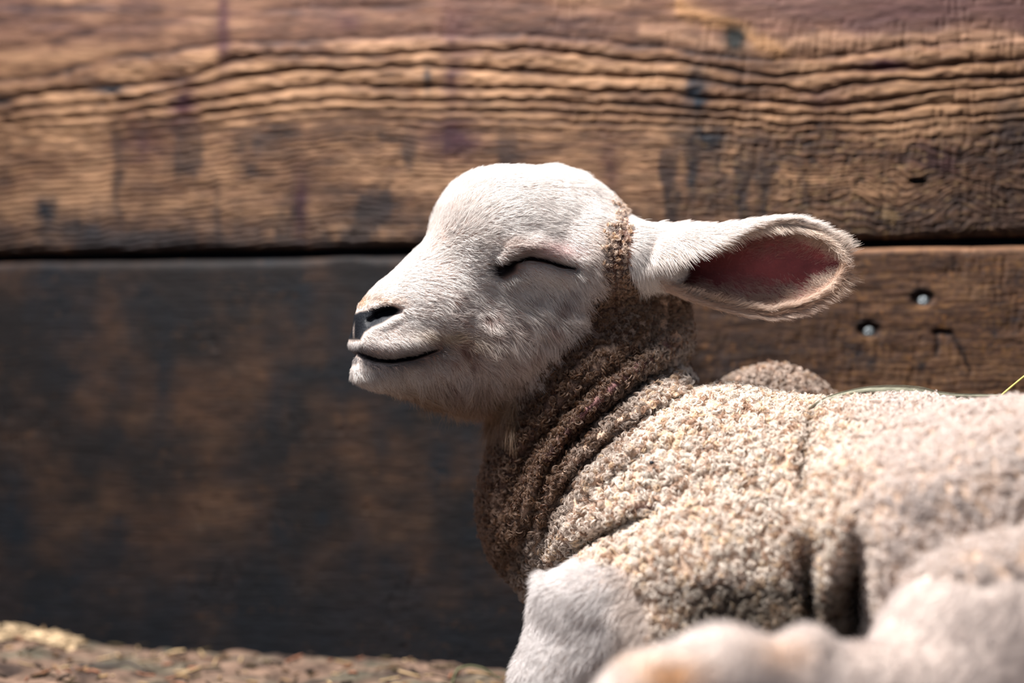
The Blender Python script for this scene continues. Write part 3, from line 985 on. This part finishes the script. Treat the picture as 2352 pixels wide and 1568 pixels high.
tag(lamb, 'white faced lamb with curly cream wool lying with its eyes closed', 'lamb')
# ------------------------------------------------------------------ hair, fur and wool
def vnormals(V, F):
    a, b, c, d = (V[F[:, i]] for i in range(4))
    fn = np.cross(c - a, d - b)
    N = np.zeros_like(V)
    for i in range(4):
        np.add.at(N, F[:, i], fn)
    return norm(N)
def sample(V, F, N, dens_fn, maxd, seed):
    """points on quads: density per m2 from dens_fn(face centre, face normal)"""
    r = np.random.default_rng(seed)
    a, b, c, d = (V[F[:, i]] for i in range(4))
    area = 0.5 * np.linalg.norm(np.cross(c - a, d - b), axis=1)
    w = area * dens_fn(V[F].mean(1), norm(N[F].mean(1)))
    n = r.poisson(w)
    f = np.repeat(np.arange(len(F)), n)
    s, t = r.random(len(f))[:, None], r.random(len(f))[:, None]
    q = F[f]
    def mix(A):
        return A[q[:, 0]] * (1 - s) * (1 - t) + A[q[:, 1]] * s * (1 - t) + A[q[:, 2]] * s * t + A[q[:, 3]] * (1 - s) * t
    return mix(V), norm(mix(N)), r
BN = vnormals(BV, BF)
cam_p = np.array([0, -D, 0])
def facing(c, n):
    """full density where a camera near the photograph's could see it, thinner behind"""
    d = (norm(cam_p - c) * n).sum(-1)
    return np.where(d > -0.6, 1.0, 0.10)
def inframe(c, m=260):
    px, py = proj(c)
    return ((px > -m) & (px < 2352 + m) & (py < 1568 + m)) * 1.0

def reach(c):
    return np.maximum(inframe(c, 120), 0.6 * inframe(c, 1400))
def comb(p, anchors):
    px, py = region_px(p)
    wx = np.zeros(len(p)); wy = np.zeros(len(p)); ws = np.zeros(len(p))
    for ax, ay, dx, dy in anchors:
        w = 1 / (((px - ax) ** 2 + (py - ay) ** 2) + 900) ** 1.5
        l = math.hypot(dx, dy)
        wx += w * dx / l; wy += w * dy / l; ws += w
    far = is_head(p) & (head_uvw(p)[1] > 0)
    d = np.stack([wx / ws, np.zeros(len(p)), -wy / ws], -1)
    # follow the head's own plane
    return d
def strands(P0, N0, T0, L, lift, bend, K_=5, jit=0.15, seed=1, grav=0.0, clump=0.25, cscale=170):
    """straight fur: leaves the skin at 'lift' and lies over towards T0 along its length"""
    r = np.random.default_rng(seed)
    T = T0 - (T0 * N0).sum(-1, keepdims=True) * N0
    T = norm(T + jit * r.normal(size=T.shape) * 1.0)
    cn = np.stack([N3(P0[:, 0] * cscale + 9 * i, P0[:, 1] * cscale, P0[:, 2] * cscale + 5 * i) for i in range(3)], -1)
    T = norm(T + clump * cn)
    T = norm(T - (T * N0).sum(-1, keepdims=True) * N0)
    lift = lift * (0.7 + 0.6 * r.random(len(P0)))
    pts = np.empty((len(P0), K_, 3)); pts[:, 0] = P0 - N0 * 0.0004
    cur = pts[:, 0].copy()
    c2n = np.stack([N3(P0[:, 2] * cscale * 1.3 + 19 * i, P0[:, 0] * cscale * 1.3, P0[:, 1] * cscale + 7 * i) for i in range(3)], -1)
    for k in range(1, K_):
        f = (k - 0.5) / (K_ - 1)
        T = norm(T + 0.45 * clump * c2n / (K_ - 1) * 2)
        l = lift * (1 - bend * f)
        dr = norm(T * (1 - l)[:, None] + N0 * l[:, None] + np.array([0, 0, -grav * f]) + 0.06 * r.normal(size=T.shape))
        cur = cur + dr * (L / (K_ - 1))[:, None]
        pts[:, k] = cur
    return pts
def taper(n, k, r0):
    f = np.linspace(0, 1, k)
    prof = np.clip(1.0 - f ** 1.6 * 0.85, 0.1, 1)
    return np.outer(r0, prof)

# ---- face
FACE_COMB = [(840, 690, 1, -0.6), (900, 640, 1, -0.45), (980, 580, 1, -0.35), (1060, 480, .6, -1), (1130, 430, 1, -0.5), (1230, 400, 1, -0.25), (1330, 420, 1, .35),
             (1180, 500, 1, -0.3), (1300, 500, 1, .15), (950, 700, 1, .1), (1050, 680, 1, .35), (1080, 600, 1, .1), (1160, 570, 1, -.1), (1250, 570, 1, .15), (1330, 590, 1, .5),
             (1180, 660, .75, .7), (1260, 670, .5, .9), (1330, 660, .5, 1), (1120, 740, 1, .55), (1220, 760, .7, .8), (1290, 740, .45, 1), (1000, 770, 1, .3), (1080, 800, .9, .6),
             (1150, 830, .55, 1), (1200, 830, .5, 1), (870, 780, 1, .55), (930, 800, 1, .4), (860, 860, .35, 1), (920, 880, .3, 1), (1000, 880, .35, 1), (1080, 880, .3, 1), (1150, 900, .15, 1),
             (1440, 520, 1, .1), (1500, 520, 1, -.05), (1550, 540, 1, .3), (1450, 620, .3, 1), (1500, 640, .6, .8), (1080, 930, .2, 1), (840, 740, 1, .2)]
def eye_clear(p):
    px, py = region_px(p)
    d1, _ = seg_dist(px, py, EYE_L); d2, _ = seg_dist(px, py, PIT_L); d3, _ = seg_dist(px, py, MOUTH_L)
    nz = poly_soft(px, py, NOSE, 3) * (p[..., 0] < P(930, 0, 0)[0])
    return (d1 > 7) & (d2 > 16) & (d3 > 7.5) & (nz < 0.4)
P0, N0, r = sample(BV, BF, BN, lambda c, n: 4.6e6 * (1 + 0.8 * (proj(c)[0] < 960)) * (face_mask(c) > 0.25) * facing(c, n) * eye_clear(c), 0, 21)
m = eye_clear(P0) & (r.random(len(P0)) < face_mask(P0, 20) * 1.5)
P0, N0 = P0[m], N0[m]
px, py = region_px(P0)
L = 0.0056 + 0 * px
L += 0.0042 * smooth(1060, 1220, px) * smooth(590, 700, py)
L += 0.0110 * smooth(850, 910, py + 0.06 * (px - 1000)) * smooth(850, 960, px) + 0.0030 * blob(px, py, 1130, 810, 110, 60)
L += 0.0016 * smooth(1120, 1280, px) * (1 - smooth(392, 430, py))
L *= 1 - 0.45 * (1 - smooth(880, 990, px)) * (py < 850)
L *= 1 - 0.35 * blob(px, py, 1230, 600, 90, 22)
L += 0.0030 * smooth(1420, 1450, px)
L *= 0.6 + 0.65 * r.random(len(L))
T = comb(P0, FACE_COMB)
shag = smooth(640, 760, py) * smooth(920, 1060, px)
lift = 0.30 + 0.08 * smooth(1000, 1100, px) + 0.10 * (py < 430) + 0.10 * shag
pts = strands(P0, N0, T, L, lift, 0.75, 6, 0.16, 31, grav=0.15, clump=0.30 + 0.50 * shag[:, None], cscale=150)
white = lin([236, 230, 226])
c = np.broadcast_to(white, (len(P0), 3)).copy()
def mixc(c, a, t):
    a = np.clip(a, 0, 1)[:, None]
    return c * (1 - a) + lin(t) * a
c = mixc(c, 0.40 * smooth(640, 820, py) * smooth(930, 1080, px), [206, 176, 158])
c = mixc(c, 0.88 * smooth(846, 915, py + 0.03 * (px - 1000)) * smooth(860, 930, px), [176, 142, 108])
c = mixc(c, 0.88 * smooth(880, 915, py), [176, 142, 108])
c = mixc(c, 0.55 * blob(px, py, 1030, 775, 70, 16, 0.1), [214, 184, 130])
c = mixc(c, 0.50 * blob(px, py, 1060, 800, 40, 16, 0.2), [150, 104, 84])
c = mixc(c, 0.5 * blob(px, py, 1265, 572, 60, 18), [206, 150, 146])
c = mixc(c, 0.75 * blob(px, py, 1195, 580, 40, 10, -0.3), [110, 84, 74])
c = mixc(c, 0.5 * blob(px, py, 1180, 560, 60, 18), [170, 138, 120])
d1, _ = seg_dist(px, py, EYE_L); d2, _ = seg_dist(px, py, PIT_L); d3, _ = seg_dist(px, py, MOUTH_L)
c = mixc(c, 0.85 * np.exp(-(d1 / 13) ** 2), [70, 52, 54])
c = mixc(c, 0.95 * np.exp(-(d2 / 20) ** 2), [58, 42, 36])
c = mixc(c, 0.55 * np.exp(-(d3 / 28) ** 2), [110, 98, 98])
c = mixc(c, 0.88 * np.exp(-(d3 / 15) ** 2), [56, 50, 56])
c = mixc(c, 0.9 * blob(px, py, 885, 692, 40, 10), [140, 104, 70])
c = mixc(c, 0.8 * blob(px, py, 828, 695, 12, 18), [200, 156, 100])
c = mixc(c, 0.55 * blob(px, py, 860, 800, 40, 12), [150, 130, 126])
c = mixc(c, 0.45 * smooth(1320, 1400, px) * smooth(480, 560, py) * (1 - smooth(1400, 1440, px)), [190, 150, 120])
c = c * (0.86 + 0.2 * r.random((len(c), 1)))
tuft = N3.fbm(P0[:, 0] * 210, P0[:, 1] * 210, P0[:, 2] * 210, octaves=2)
c = mixc(c, 0.9 * smooth(0.05, 0.5, tuft) * smooth(620, 720, py) * smooth(930, 1060, px), [142, 100, 86])
c = np.where(r.random((len(c), 1)) < (0.16 * smooth(600, 700, py) + 0.16 * smooth(830, 900, py))[:, None], c * np.array([.55, .46, .42]), c)
hair_obj('face_fur', pts, taper(len(pts), 6, 0.000060 + 0.00005 * r.random(len(pts))), c, M_HAIR, lamb)
N_FACE = len(pts)

# ---- short fur of the foreleg, knee and the folded hind leg
def leg_w(p):
    px, py = proj(p)
    a = poly_soft(px + 14 * N2(px / 25, py / 25), py + 14 * N2b(px / 25, py / 25), FORELEG, 22) * (p[..., 1] < 0.01)
    return np.maximum(a, SHANK(p) * 1.0)
P0, N0, r = sample(BV, BF, BN, lambda c, n: np.where(SHANK(c), 0.9e6, 2.0e6) * (leg_w(c) > 0.2) * facing(c, n) * reach(c), 0, 22)
m = r.random(len(P0)) < leg_w(P0) * 1.4
P0, N0 = P0[m], N0[m]
px, py = proj(P0)
anch = [(1230, 1360, -.5, 1), (1190, 1450, -.3, 1), (1200, 1550, -.1, 1), (1320, 1330, -1, .35), (1400, 1380, -.6, .7), (1330, 1470, -.5, 1), (1420, 1480, -.3, 1), (1300, 1560, -.3, 1), (1700, 1480, -1, .3), (1900, 1500, -1, .2)]
wx = 0; wy = 0
for ax, ay, dx, dy in anch:
    w = 1 / ((px - ax) ** 2 + (py - ay) ** 2 + 900) ** 1.5
    wx = wx + w * dx; wy = wy + w * dy
T = norm(np.stack([wx, 0 * wx, -wy], -1))
L = (0.0085 * (0.6 + 0.6 * r.random(len(P0)))) * np.where(SHANK(P0), 0.6, 1)
pts = strands(P0, N0, T, L, 0.38 + 0 * L, 0.6, 5, 0.22, 32, clump=0.35, cscale=120)
c = np.broadcast_to(lin([230, 224, 222]), (len(P0), 3)).copy()
c = mixc(c, np.where(SHANK(P0), blob(px, py, 1545, 1560, 95, 55) + 0.6 * blob(px, py, 1440, 1510, 60, 20) + 0.5 * blob(px, py, 1830, 1520, 50, 40), 0), [186, 144, 98])
c = mixc(c, np.where(SHANK(P0), 0.5 + 0.5 * (px > 1960), 0) * np.ones(len(c)) * 0.8, [204, 190, 184])
c = mixc(c, np.where(~SHANK(P0), 0.6 * smooth(1380, 1460, px), 0), [186, 160, 140])
c *= 0.88 + 0.18 * r.random((len(c), 1))
hair_obj('leg_fur', pts, taper(len(pts), 5, 0.00010 + 0.00005 * r.random(len(pts))), c, M_HAIR, lamb)

# ---- ears
def ear_fur(tr, name_pts, dens, seed, far=False):
    r = np.random.default_rng(seed)
    n = int(dens)
    # outside and rim
    u = r.uniform(1440, 1934, n)
    s = np.where(r.random(n) < 0.45, np.sign(r.uniform(-1, 1, n)) * r.uniform(0.78, 1.0, n), r.uniform(-1, 1, n))
    def frame(u, s, off):
        p = ear_point(u, s, off)
        pu = ear_point(u + 2, s, off) - p
        ps = ear_point(u, s + 0.01 * np.sign(0.5 - (s > 0.98)), off) - p
        ps = ps * np.sign(0.5 - (s > 0.98))[:, None]
        pn = ear_point(u, s, off + 0.001) - p
        return p, norm(pu), norm(ps), norm(pn)
    p, tu, ts, tn = frame(u, s, 0.0012)
    a = np.abs(s) ** 3
    sg = np.sign(s)[:, None]
    T = tu * (1.0 - 0.35 * a)[:, None] + ts * sg * (0.28 * a)[:, None]
    # the flap at the root hangs its fringe over the opening
    root = smooth(0.7, 1.0, s) * (1 - smooth(1600, 1760, u))
    T = T * (1 - 0.5 * root)[:, None] + (ts * 0.9 + tu * 0.4) * root[:, None]
    Lh = (0.0055 + 0.0035 * a + 0.0035 * root + 0.004 * smooth(1880, 1935, u)) * r.uniform(0.6, 1.2, n)
    o1 = strands(p, tn, T, Lh, 0.34 + 0 * Lh, 0.75, 5, 0.16, seed + 1, clump=0.30, cscale=150)
    c1 = np.broadcast_to(lin([236, 226, 220]), (n, 3)).copy()
    c1 = mixc(c1, 0.6 * smooth(0.1, -0.9, s) * 1.0, [206, 170, 142])
    c1 = mixc(c1, 0.4 * smooth(1850, 1930, u), [206, 178, 150])
    # hairs standing out of the rim itself
    k_ = int(n * 0.40)
    u = r.uniform(1500, 1936, k_)
    s = np.sign(r.uniform(-1, 1, k_)) * r.uniform(0.95, 1.0, k_)
    p, tu, ts, tn = frame(u, s, 0.0)
    sg = np.sign(s)[:, None]
    mixn = norm(ts * sg * 0.9 + tn * r.uniform(-0.9, 0.6, (k_, 1)))
    Lh = (0.0065 + 0.0035 * smooth(1860, 1935, u)) * r.uniform(0.5, 1.2, k_)
    o3 = strands(p, mixn, tu, Lh, 0.42 + 0 * Lh, 0.5, 5, 0.18, seed + 3, clump=0.4, cscale=140)
    c3 = np.broadcast_to(lin([232, 212, 196]), (k_, 3)).copy()
    c3 = mixc(c3, 0.6 * (s < 0), [206, 166, 136])
    # inside: hairs flow from the middle of the cup out to the rim and tip
    m_ = int(n * 1.0)
    u = r.uniform(1515, 1934, m_)
    s = np.sign(r.uniform(-1, 1, m_)) * r.random(m_) ** 0.62
    p, tu, ts, tn = frame(u, s, -0.0014)
    tn = -tn
    sg = np.sign(s)[:, None]
    a = np.abs(s)
    T = tu * 0.85 + ts * sg * (0.25 + 0.75 * a[:, None])
    Lh = (0.0060 + 0.0040 * a ** 2) * r.uniform(0.55, 1.15, m_) * (0.6 + 0.4 * smooth(1520, 1650, u))
    o2 = strands(p, tn, T, Lh, 0.24 + 0.26 * a, 0.6, 5, 0.22, seed + 2, clump=0.50, cscale=130)
    c2 = np.broadcast_to(lin([226, 200, 180]), (m_, 3)).copy()
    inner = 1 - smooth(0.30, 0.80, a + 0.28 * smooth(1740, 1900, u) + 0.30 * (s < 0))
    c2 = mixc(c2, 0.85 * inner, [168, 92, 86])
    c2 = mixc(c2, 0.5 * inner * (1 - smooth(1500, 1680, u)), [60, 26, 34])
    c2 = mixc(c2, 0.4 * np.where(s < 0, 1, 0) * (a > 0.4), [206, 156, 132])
    c2 = mixc(c2, 0.7 * smooth(0.72, 0.95, a), [234, 218, 204])
    keep = r.random(m_) < (1 - 0.15 * inner)
    o2, c2 = np.concatenate([o2[keep], o3]), np.concatenate([c2[keep], c3])
    pts = np.concatenate([o1, o2]); c = np.concatenate([c1, c2]) * r.uniform(0.85, 1.05, (len(o1) + len(o2), 1))
    if far:
        pts = far_ear(pts)
    return pts, c
e1, c1 = ear_fur(None, None, 21000, 41)
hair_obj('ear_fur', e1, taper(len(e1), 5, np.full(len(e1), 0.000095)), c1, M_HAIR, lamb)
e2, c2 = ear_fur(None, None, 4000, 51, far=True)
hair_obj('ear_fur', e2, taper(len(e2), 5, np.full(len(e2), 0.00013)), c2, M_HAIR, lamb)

# ---- wool: separate little locks, each a bundle of strands curled into a ring
def wool_mask(p):
    return np.clip(1 - np.maximum(face_mask(p, 12) * 1.4, leg_w(p) * 1.25), 0, 1)
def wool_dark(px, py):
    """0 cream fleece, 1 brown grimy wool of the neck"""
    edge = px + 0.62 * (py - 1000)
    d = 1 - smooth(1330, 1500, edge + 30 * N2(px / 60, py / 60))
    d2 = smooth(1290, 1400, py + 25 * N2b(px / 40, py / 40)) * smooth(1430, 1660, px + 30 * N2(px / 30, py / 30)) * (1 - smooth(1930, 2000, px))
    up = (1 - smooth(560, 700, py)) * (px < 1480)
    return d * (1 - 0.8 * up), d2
def make_wool(dens, strands_n, steps, seed, size, rad, dens_fn):
    P0, N0, r = sample(BV, BF, BN, dens_fn(dens), 0, seed)
    m = r.random(len(P0)) < wool_mask(P0)
    P0, N0 = P0[m], N0[m]
    n = len(P0)
    px, py = region_px(P0)
    R_ = r.normal(size=(n, 3))
    t1 = norm(np.cross(N0, R_)); t2 = np.cross(N0, t1)
    tilt = norm(N0 + 0.55 * t1 * r.random((n, 1)) + np.array([0, 0, -0.18]))
    kind = r.random(n) < 0.5
    turns = r.uniform(1.2, 2.3, n)
    R0 = size * r.uniform(0.65, 1.25, n) * (1 - 0.38 * is_head(P0) * (1 - smooth(740, 860, py)))
    H = R0 * r.uniform(1.6, 3.0, n)
    pts = np.empty((n, strands_n, steps, 3))
    f = np.linspace(0, 1, steps)
    ph0 = r.uniform(0, 2 * math.pi, n)
    ax = np.where(kind[:, None], tilt, norm(t1 + 0.35 * tilt))
    b1 = norm(np.cross(ax, t2 + 0.01)); b2 = np.cross(ax, b1)
    cen = P0 + N0 * (R0 * 0.9)[:, None]
    for s in range(strands_n):
        dph = r.normal(size=n) * 0.28
        dr = 1 + r.normal(size=n) * 0.16
        off = r.normal(size=(n, 3)) * (size * 0.22)
        for k in range(steps):
            th = ph0 + dph + turns * 2 * math.pi * f[k]
            rr = R0 * dr * (0.55 + 0.6 * math.sin(math.pi * min(1, f[k] * 0.75 + 0.12))) * (1 - 0.45 * f[k] ** 3)
            base = P0 * 1.0
            rise = np.where(kind, H * f[k], R0 * (0.6 + 0.9 * f[k]))
            wgt = min(1, f[k] * 4)
            c_ = base + N0 * rise[:, None] + (tilt - N0) * (H * f[k] * 0.8)[:, None] + ax * (R0 * 0.7 * (f[k] - 0.5))[:, None] * np.where(kind, 0, 1)[:, None]
            pts[:, s, k] = c_ + (b1 * np.cos(th)[:, None] + b2 * np.sin(th)[:, None]) * (rr * wgt)[:, None] + off * (0.4 + 0.6 * f[k])
    dk, d2 = wool_dark(px, py)
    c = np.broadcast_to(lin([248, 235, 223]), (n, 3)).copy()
    c = mixc(c, dk, [112, 84, 64])  # brown neck wool, darkened further for the head's shadow
    c = mixc(c, 0.55 * (P0[:, 1] > 0.055) * (px > 1560) * (px < 1960), [150, 118, 96])  # far shoulder: its shade is painted into the wool colour
    c = mixc(c, 0.5 * dk * (1 - smooth(1110, 1190, px)) * (py > 980), [200, 168, 148])
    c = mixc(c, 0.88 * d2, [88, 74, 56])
    c = mixc(c, 0.6 * is_head(P0) * (1 - smooth(620, 760, py)), [190, 158, 132])
    v = r.random(n)
    c = np.where((v < 0.16)[:, None], c * np.array([.58, .43, .34]), c)
    c = np.where((v > 0.90)[:, None], c * np.array([1.0, .87, .70]), c)
    mott = smooth(0.1, 0.55, N2.fbm(px / 70 + 5, py / 50) + N2b(px / 24, py / 20) * 0.5)
    c = mixc(c, 0.55 * mott * smooth(1120, 1300, py) * (1 - smooth(1900, 1990, px)), [128, 100, 76])
    dcr, _ = seg_dist(px, py, [(1862, 965), (1850, 1040), (1846, 1130)])
    c = mixc(c, 0.6 * np.exp(-(dcr / 16) ** 2), [120, 100, 74])  # crease shade painted into the wool
    c = mixc(c, 0.75 * smooth(1880, 2080, px), [232, 219, 213])
    c = mixc(c, 0.5 * mott * smooth(1050, 1150, py) * smooth(1940, 2050, px), [150, 138, 136])
    c = np.repeat(c[:, None], strands_n, 1) * r.uniform(0.75, 1.1, (n, strands_n, 1))
    pts = pts.reshape(-1, steps, 3)
    rd = np.outer(rad * r.uniform(0.7, 1.2, len(pts)), np.clip(1.05 - 0.7 * f ** 2, 0.2, 1))
    return pts, rd, np.clip(c.reshape(-1, 3), 0, 0.93)
def near_dens(dens):
    def fn(c, n):
        px, py = proj(c)
        blurred = (c[:, 1] < -0.085) | (px > 2050)
        w = np.where(blurred, 0.9, 1.0)
        return dens * w * (wool_mask(c) > 0.05) * facing(c, n) * reach(c)
    return fn
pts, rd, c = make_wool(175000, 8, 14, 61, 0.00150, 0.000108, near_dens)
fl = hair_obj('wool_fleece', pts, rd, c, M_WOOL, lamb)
N_WOOL = len(pts)
# fine crinkled undercoat between the locks
P0, N0, r = sample(BV, BF, BN, lambda c, n: 1.15e6 * (wool_mask(c) > 0.05) * facing(c, n) * reach(c) * np.where(c[:, 1] < -0.085, 0.8, 1), 0, 62)
m = r.random(len(P0)) < wool_mask(P0)
P0, N0 = P0[m], N0[m]
px, py = region_px(P0)
n = len(P0)
KS = 6
pts = np.empty((n, KS, 3)); cur = P0 - N0 * 0.0003; pts[:, 0] = cur
dr = norm(N0 * 0.9 + 0.6 * r.normal(size=(n, 3)))
for k in range(1, KS):
    dr = norm(dr + 0.75 * r.normal(size=(n, 3)) + 0.12 * N0)
    cur = cur + dr * 0.0007
    pts[:, k] = cur
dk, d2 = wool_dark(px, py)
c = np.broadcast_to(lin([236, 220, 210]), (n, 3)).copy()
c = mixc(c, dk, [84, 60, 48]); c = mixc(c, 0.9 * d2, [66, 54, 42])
pk = np.zeros(n)
for pl, w in (([(1240, 1100), (1330, 960), (1440, 860), (1540, 790)], 18), ([(1290, 1280), (1350, 1225), (1440, 1180), (1520, 1160)], 14), ([(1340, 1060), (1420, 1000)], 12)):
    d, _ = seg_dist(px, py, pl)
    pk = np.maximum(pk, np.exp(-(d / w) ** 2))
c = mixc(c, 0.35 * pk, [120, 80, 80])
c *= r.uniform(0.8, 1.05, (n, 1))
hair_obj('undercoat', pts, taper(n, KS, np.full(n, 0.00009)), c, M_WOOL, lamb)

# ------------------------------------------------------------------ small things lying about
def surface_y(px, py):
    """depth of the lamb's near surface at a pixel"""
    x, y = proj(BV)
    m = np.hypot(x - px, y - py) < 14
    return float(BV[m, 1].min()) if m.any() else 0.0
M_LEAF = attr_mat('dry_leaf', rough=0.6, noise_scale=220, noise_amt=0.25, bump=0.0002, bump_scale=900, stretch=(0.3, 1, 1))

# withered leaf blade, folded lengthwise, with a twist in the middle
LB = [(1857, 939), (1875, 929), (1905, 916), (1945, 905), (1990, 898), (2035, 901), (2080, 903), (2115, 904), (2150, 909), (2200, 912), (2250, 911), (2300, 908)]
LW = [2.5, 5.5, 8, 8.5, 11, 17, 19, 17, 12, 9, 7, 3]
y0 = surface_y(1860, 950) - 0.0055
bl = np.array([P(x, y, y0 + (0.004 - y0) * (i / (len(LB) - 1)) ** 0.6) for i, (x, y) in enumerate(LB)])
tt = np.linspace(0, len(LB) - 1, 60)
ctr = np.stack([np.interp(tt, range(len(LB)), bl[:, i]) for i in range(3)], 1)
for _ in range(3):
    ctr[1:-1] = (ctr[:-2] + 2 * ctr[1:-1] + ctr[2:]) / 4
wid = np.interp(tt, range(len(LB)), LW) * S
Tn = norm(np.gradient(ctr, axis=0))
V, C = [], []
prof = [(1.0, 0.10), (0.55, -0.20), (0.05, -0.55), (-0.5, -0.15), (-1.0, 0.45)]
for side in (0, 1):
    for i in range(60):
        upv = norm(np.array([0, 0, 1.0]) - Tn[i] * Tn[i][2])
        fw = np.cross(Tn[i], upv)
        roll = 0.25 * math.sin(i / 9)
        for a, b in prof:
            q = ctr[i] + upv * a * wid[i] + np.array([0, 1, 0]) * (b + roll * a) * wid[i] * 0.8 + np.array([0, 0.00025, 0]) * (1 if side else -1)
            V.append(q)
            up_c = lin([158, 158, 138]) if a > 0.0 else lin([92, 72, 58])
            C.append(up_c * (0.8 + 0.3 * math.sin(i * 0.7 + a * 4) ** 2))
F = []
n5 = 5
for side in (0, 1):
    o_ = side * 60 * n5
    for i in range(59):
        for j in range(4):
            q = (o_ + i * n5 + j, o_ + i * n5 + j + 1, o_ + (i + 1) * n5 + j + 1, o_ + (i + 1) * n5 + j)
            F.append(q if side else q[::-1])
for i in range(59):
    for j in (0, 4):
        a_, b_ = i * n5 + j, (i + 1) * n5 + j
        F.append((a_, b_, b_ + 60 * n5, a_ + 60 * n5))
leaf = mesh_obj('grass_blade', V, F, M_LEAF, cols={'tint': np.array(C)})
tag(leaf, 'withered grey green grass blade lying along the back of the lamb', 'grass blade')

def stalk(name, pts, r, colr, label, cat, n=24):
    pts = np.array(pts)
    t = np.linspace(0, len(pts) - 1, n)
    pth = np.stack([np.interp(t, range(len(pts)), pts[:, i]) for i in range(3)], 1)
    for _ in range(3):
        pth[1:-1] = (pth[:-2] + 2 * pth[1:-1] + pth[2:]) / 4
    V, F = tube(pth, np.linspace(r, r * 0.6, n), 8)
    o = mesh_obj(name, V, F, M_LEAF, cols={'tint': np.tile(lin(colr), (len(V), 1))})
    return tag(o, label, cat)
stalk('straw', [P(2262, 945, 0.012), P(2305, 903, 0.013), P(2352, 864, 0.015), P(2420, 812, 0.018)], 0.0007, [206, 190, 104], 'single yellow straw standing out behind the back of the lamb', 'straw')
def ground_pt(px, py_guess, y, dz=0.0):
    x = (px - 1176) * S * K(y)
    return np.array([x, y, floor_z(x, y) + dz])
stalk('stem', [ground_pt(1036, 0, 0.118, -0.001), ground_pt(1048, 0, 0.122, 0.008), ground_pt(1078, 0, 0.126, 0.0105), ground_pt(1112, 0, 0.126, 0.0075), ground_pt(1160, 0, 0.124, -0.001)], 0.0010, [92, 92, 66],
      'curved green brown stem arching off the bedding beside the foreleg', 'stem')
stalk('stem', [ground_pt(150, 0, 0.150, 0.0), ground_pt(200, 0, 0.152, 0.003), ground_pt(262, 0, 0.150, 0.002), ground_pt(295, 0, 0.150, 0.006), ground_pt(345, 0, 0.148, 0.0)], 0.0010, [60, 52, 50],
      'dark bent stem lying on the bedding by the heap of pale chaff', 'stem')

def lump(name, c, r, colr, seed, mat, squash=(1, 1, 1)):
    rr = np.random.default_rng(seed)
    V, F = [], []
    nu, nv = 14, 9
    for i in range(nv):
        la = math.pi * (i + 0.5) / nv - math.pi / 2
        for j in range(nu):
            lo = 2 * math.pi * j / nu
            q = np.array([math.cos(la) * math.cos(lo), math.cos(la) * math.sin(lo), math.sin(la)])
            V.append(np.asarray(c) + q * r * np.array(squash) * (1 + 0.28 * float(N3(*(q * 2.2 + seed)))))
    for i in range(nv - 1):
        for j in range(nu):
            F.append((i * nu + j, i * nu + (j + 1) % nu, (i + 1) * nu + (j + 1) % nu, (i + 1) * nu + j))
    F.append(tuple(range(nu))[::-1]); F.append(tuple((nv - 1) * nu + j for j in range(nu)))
    return mesh_obj(name, V, F, mat, cols={'tint': np.tile(lin(colr), (len(V), 1))})
tuft_ = lump('wool_tuft', P(1836, 851, 0.090), 0.0021, [214, 190, 176], 3, M_GROUND)
tag(tuft_, 'tiny pale tuft of wool above the shoulder in front of the boards', 'wool tuft')
sy = surface_y(1497, 1064)
seed_ = lump('seed', P(1497, 1062, sy - 0.0042), 0.0011, [16, 22, 34], 5, M_LEAF, (1.2, 1, .8))
tag(seed_, 'small dark seed caught in the curls of the shoulder', 'seed')
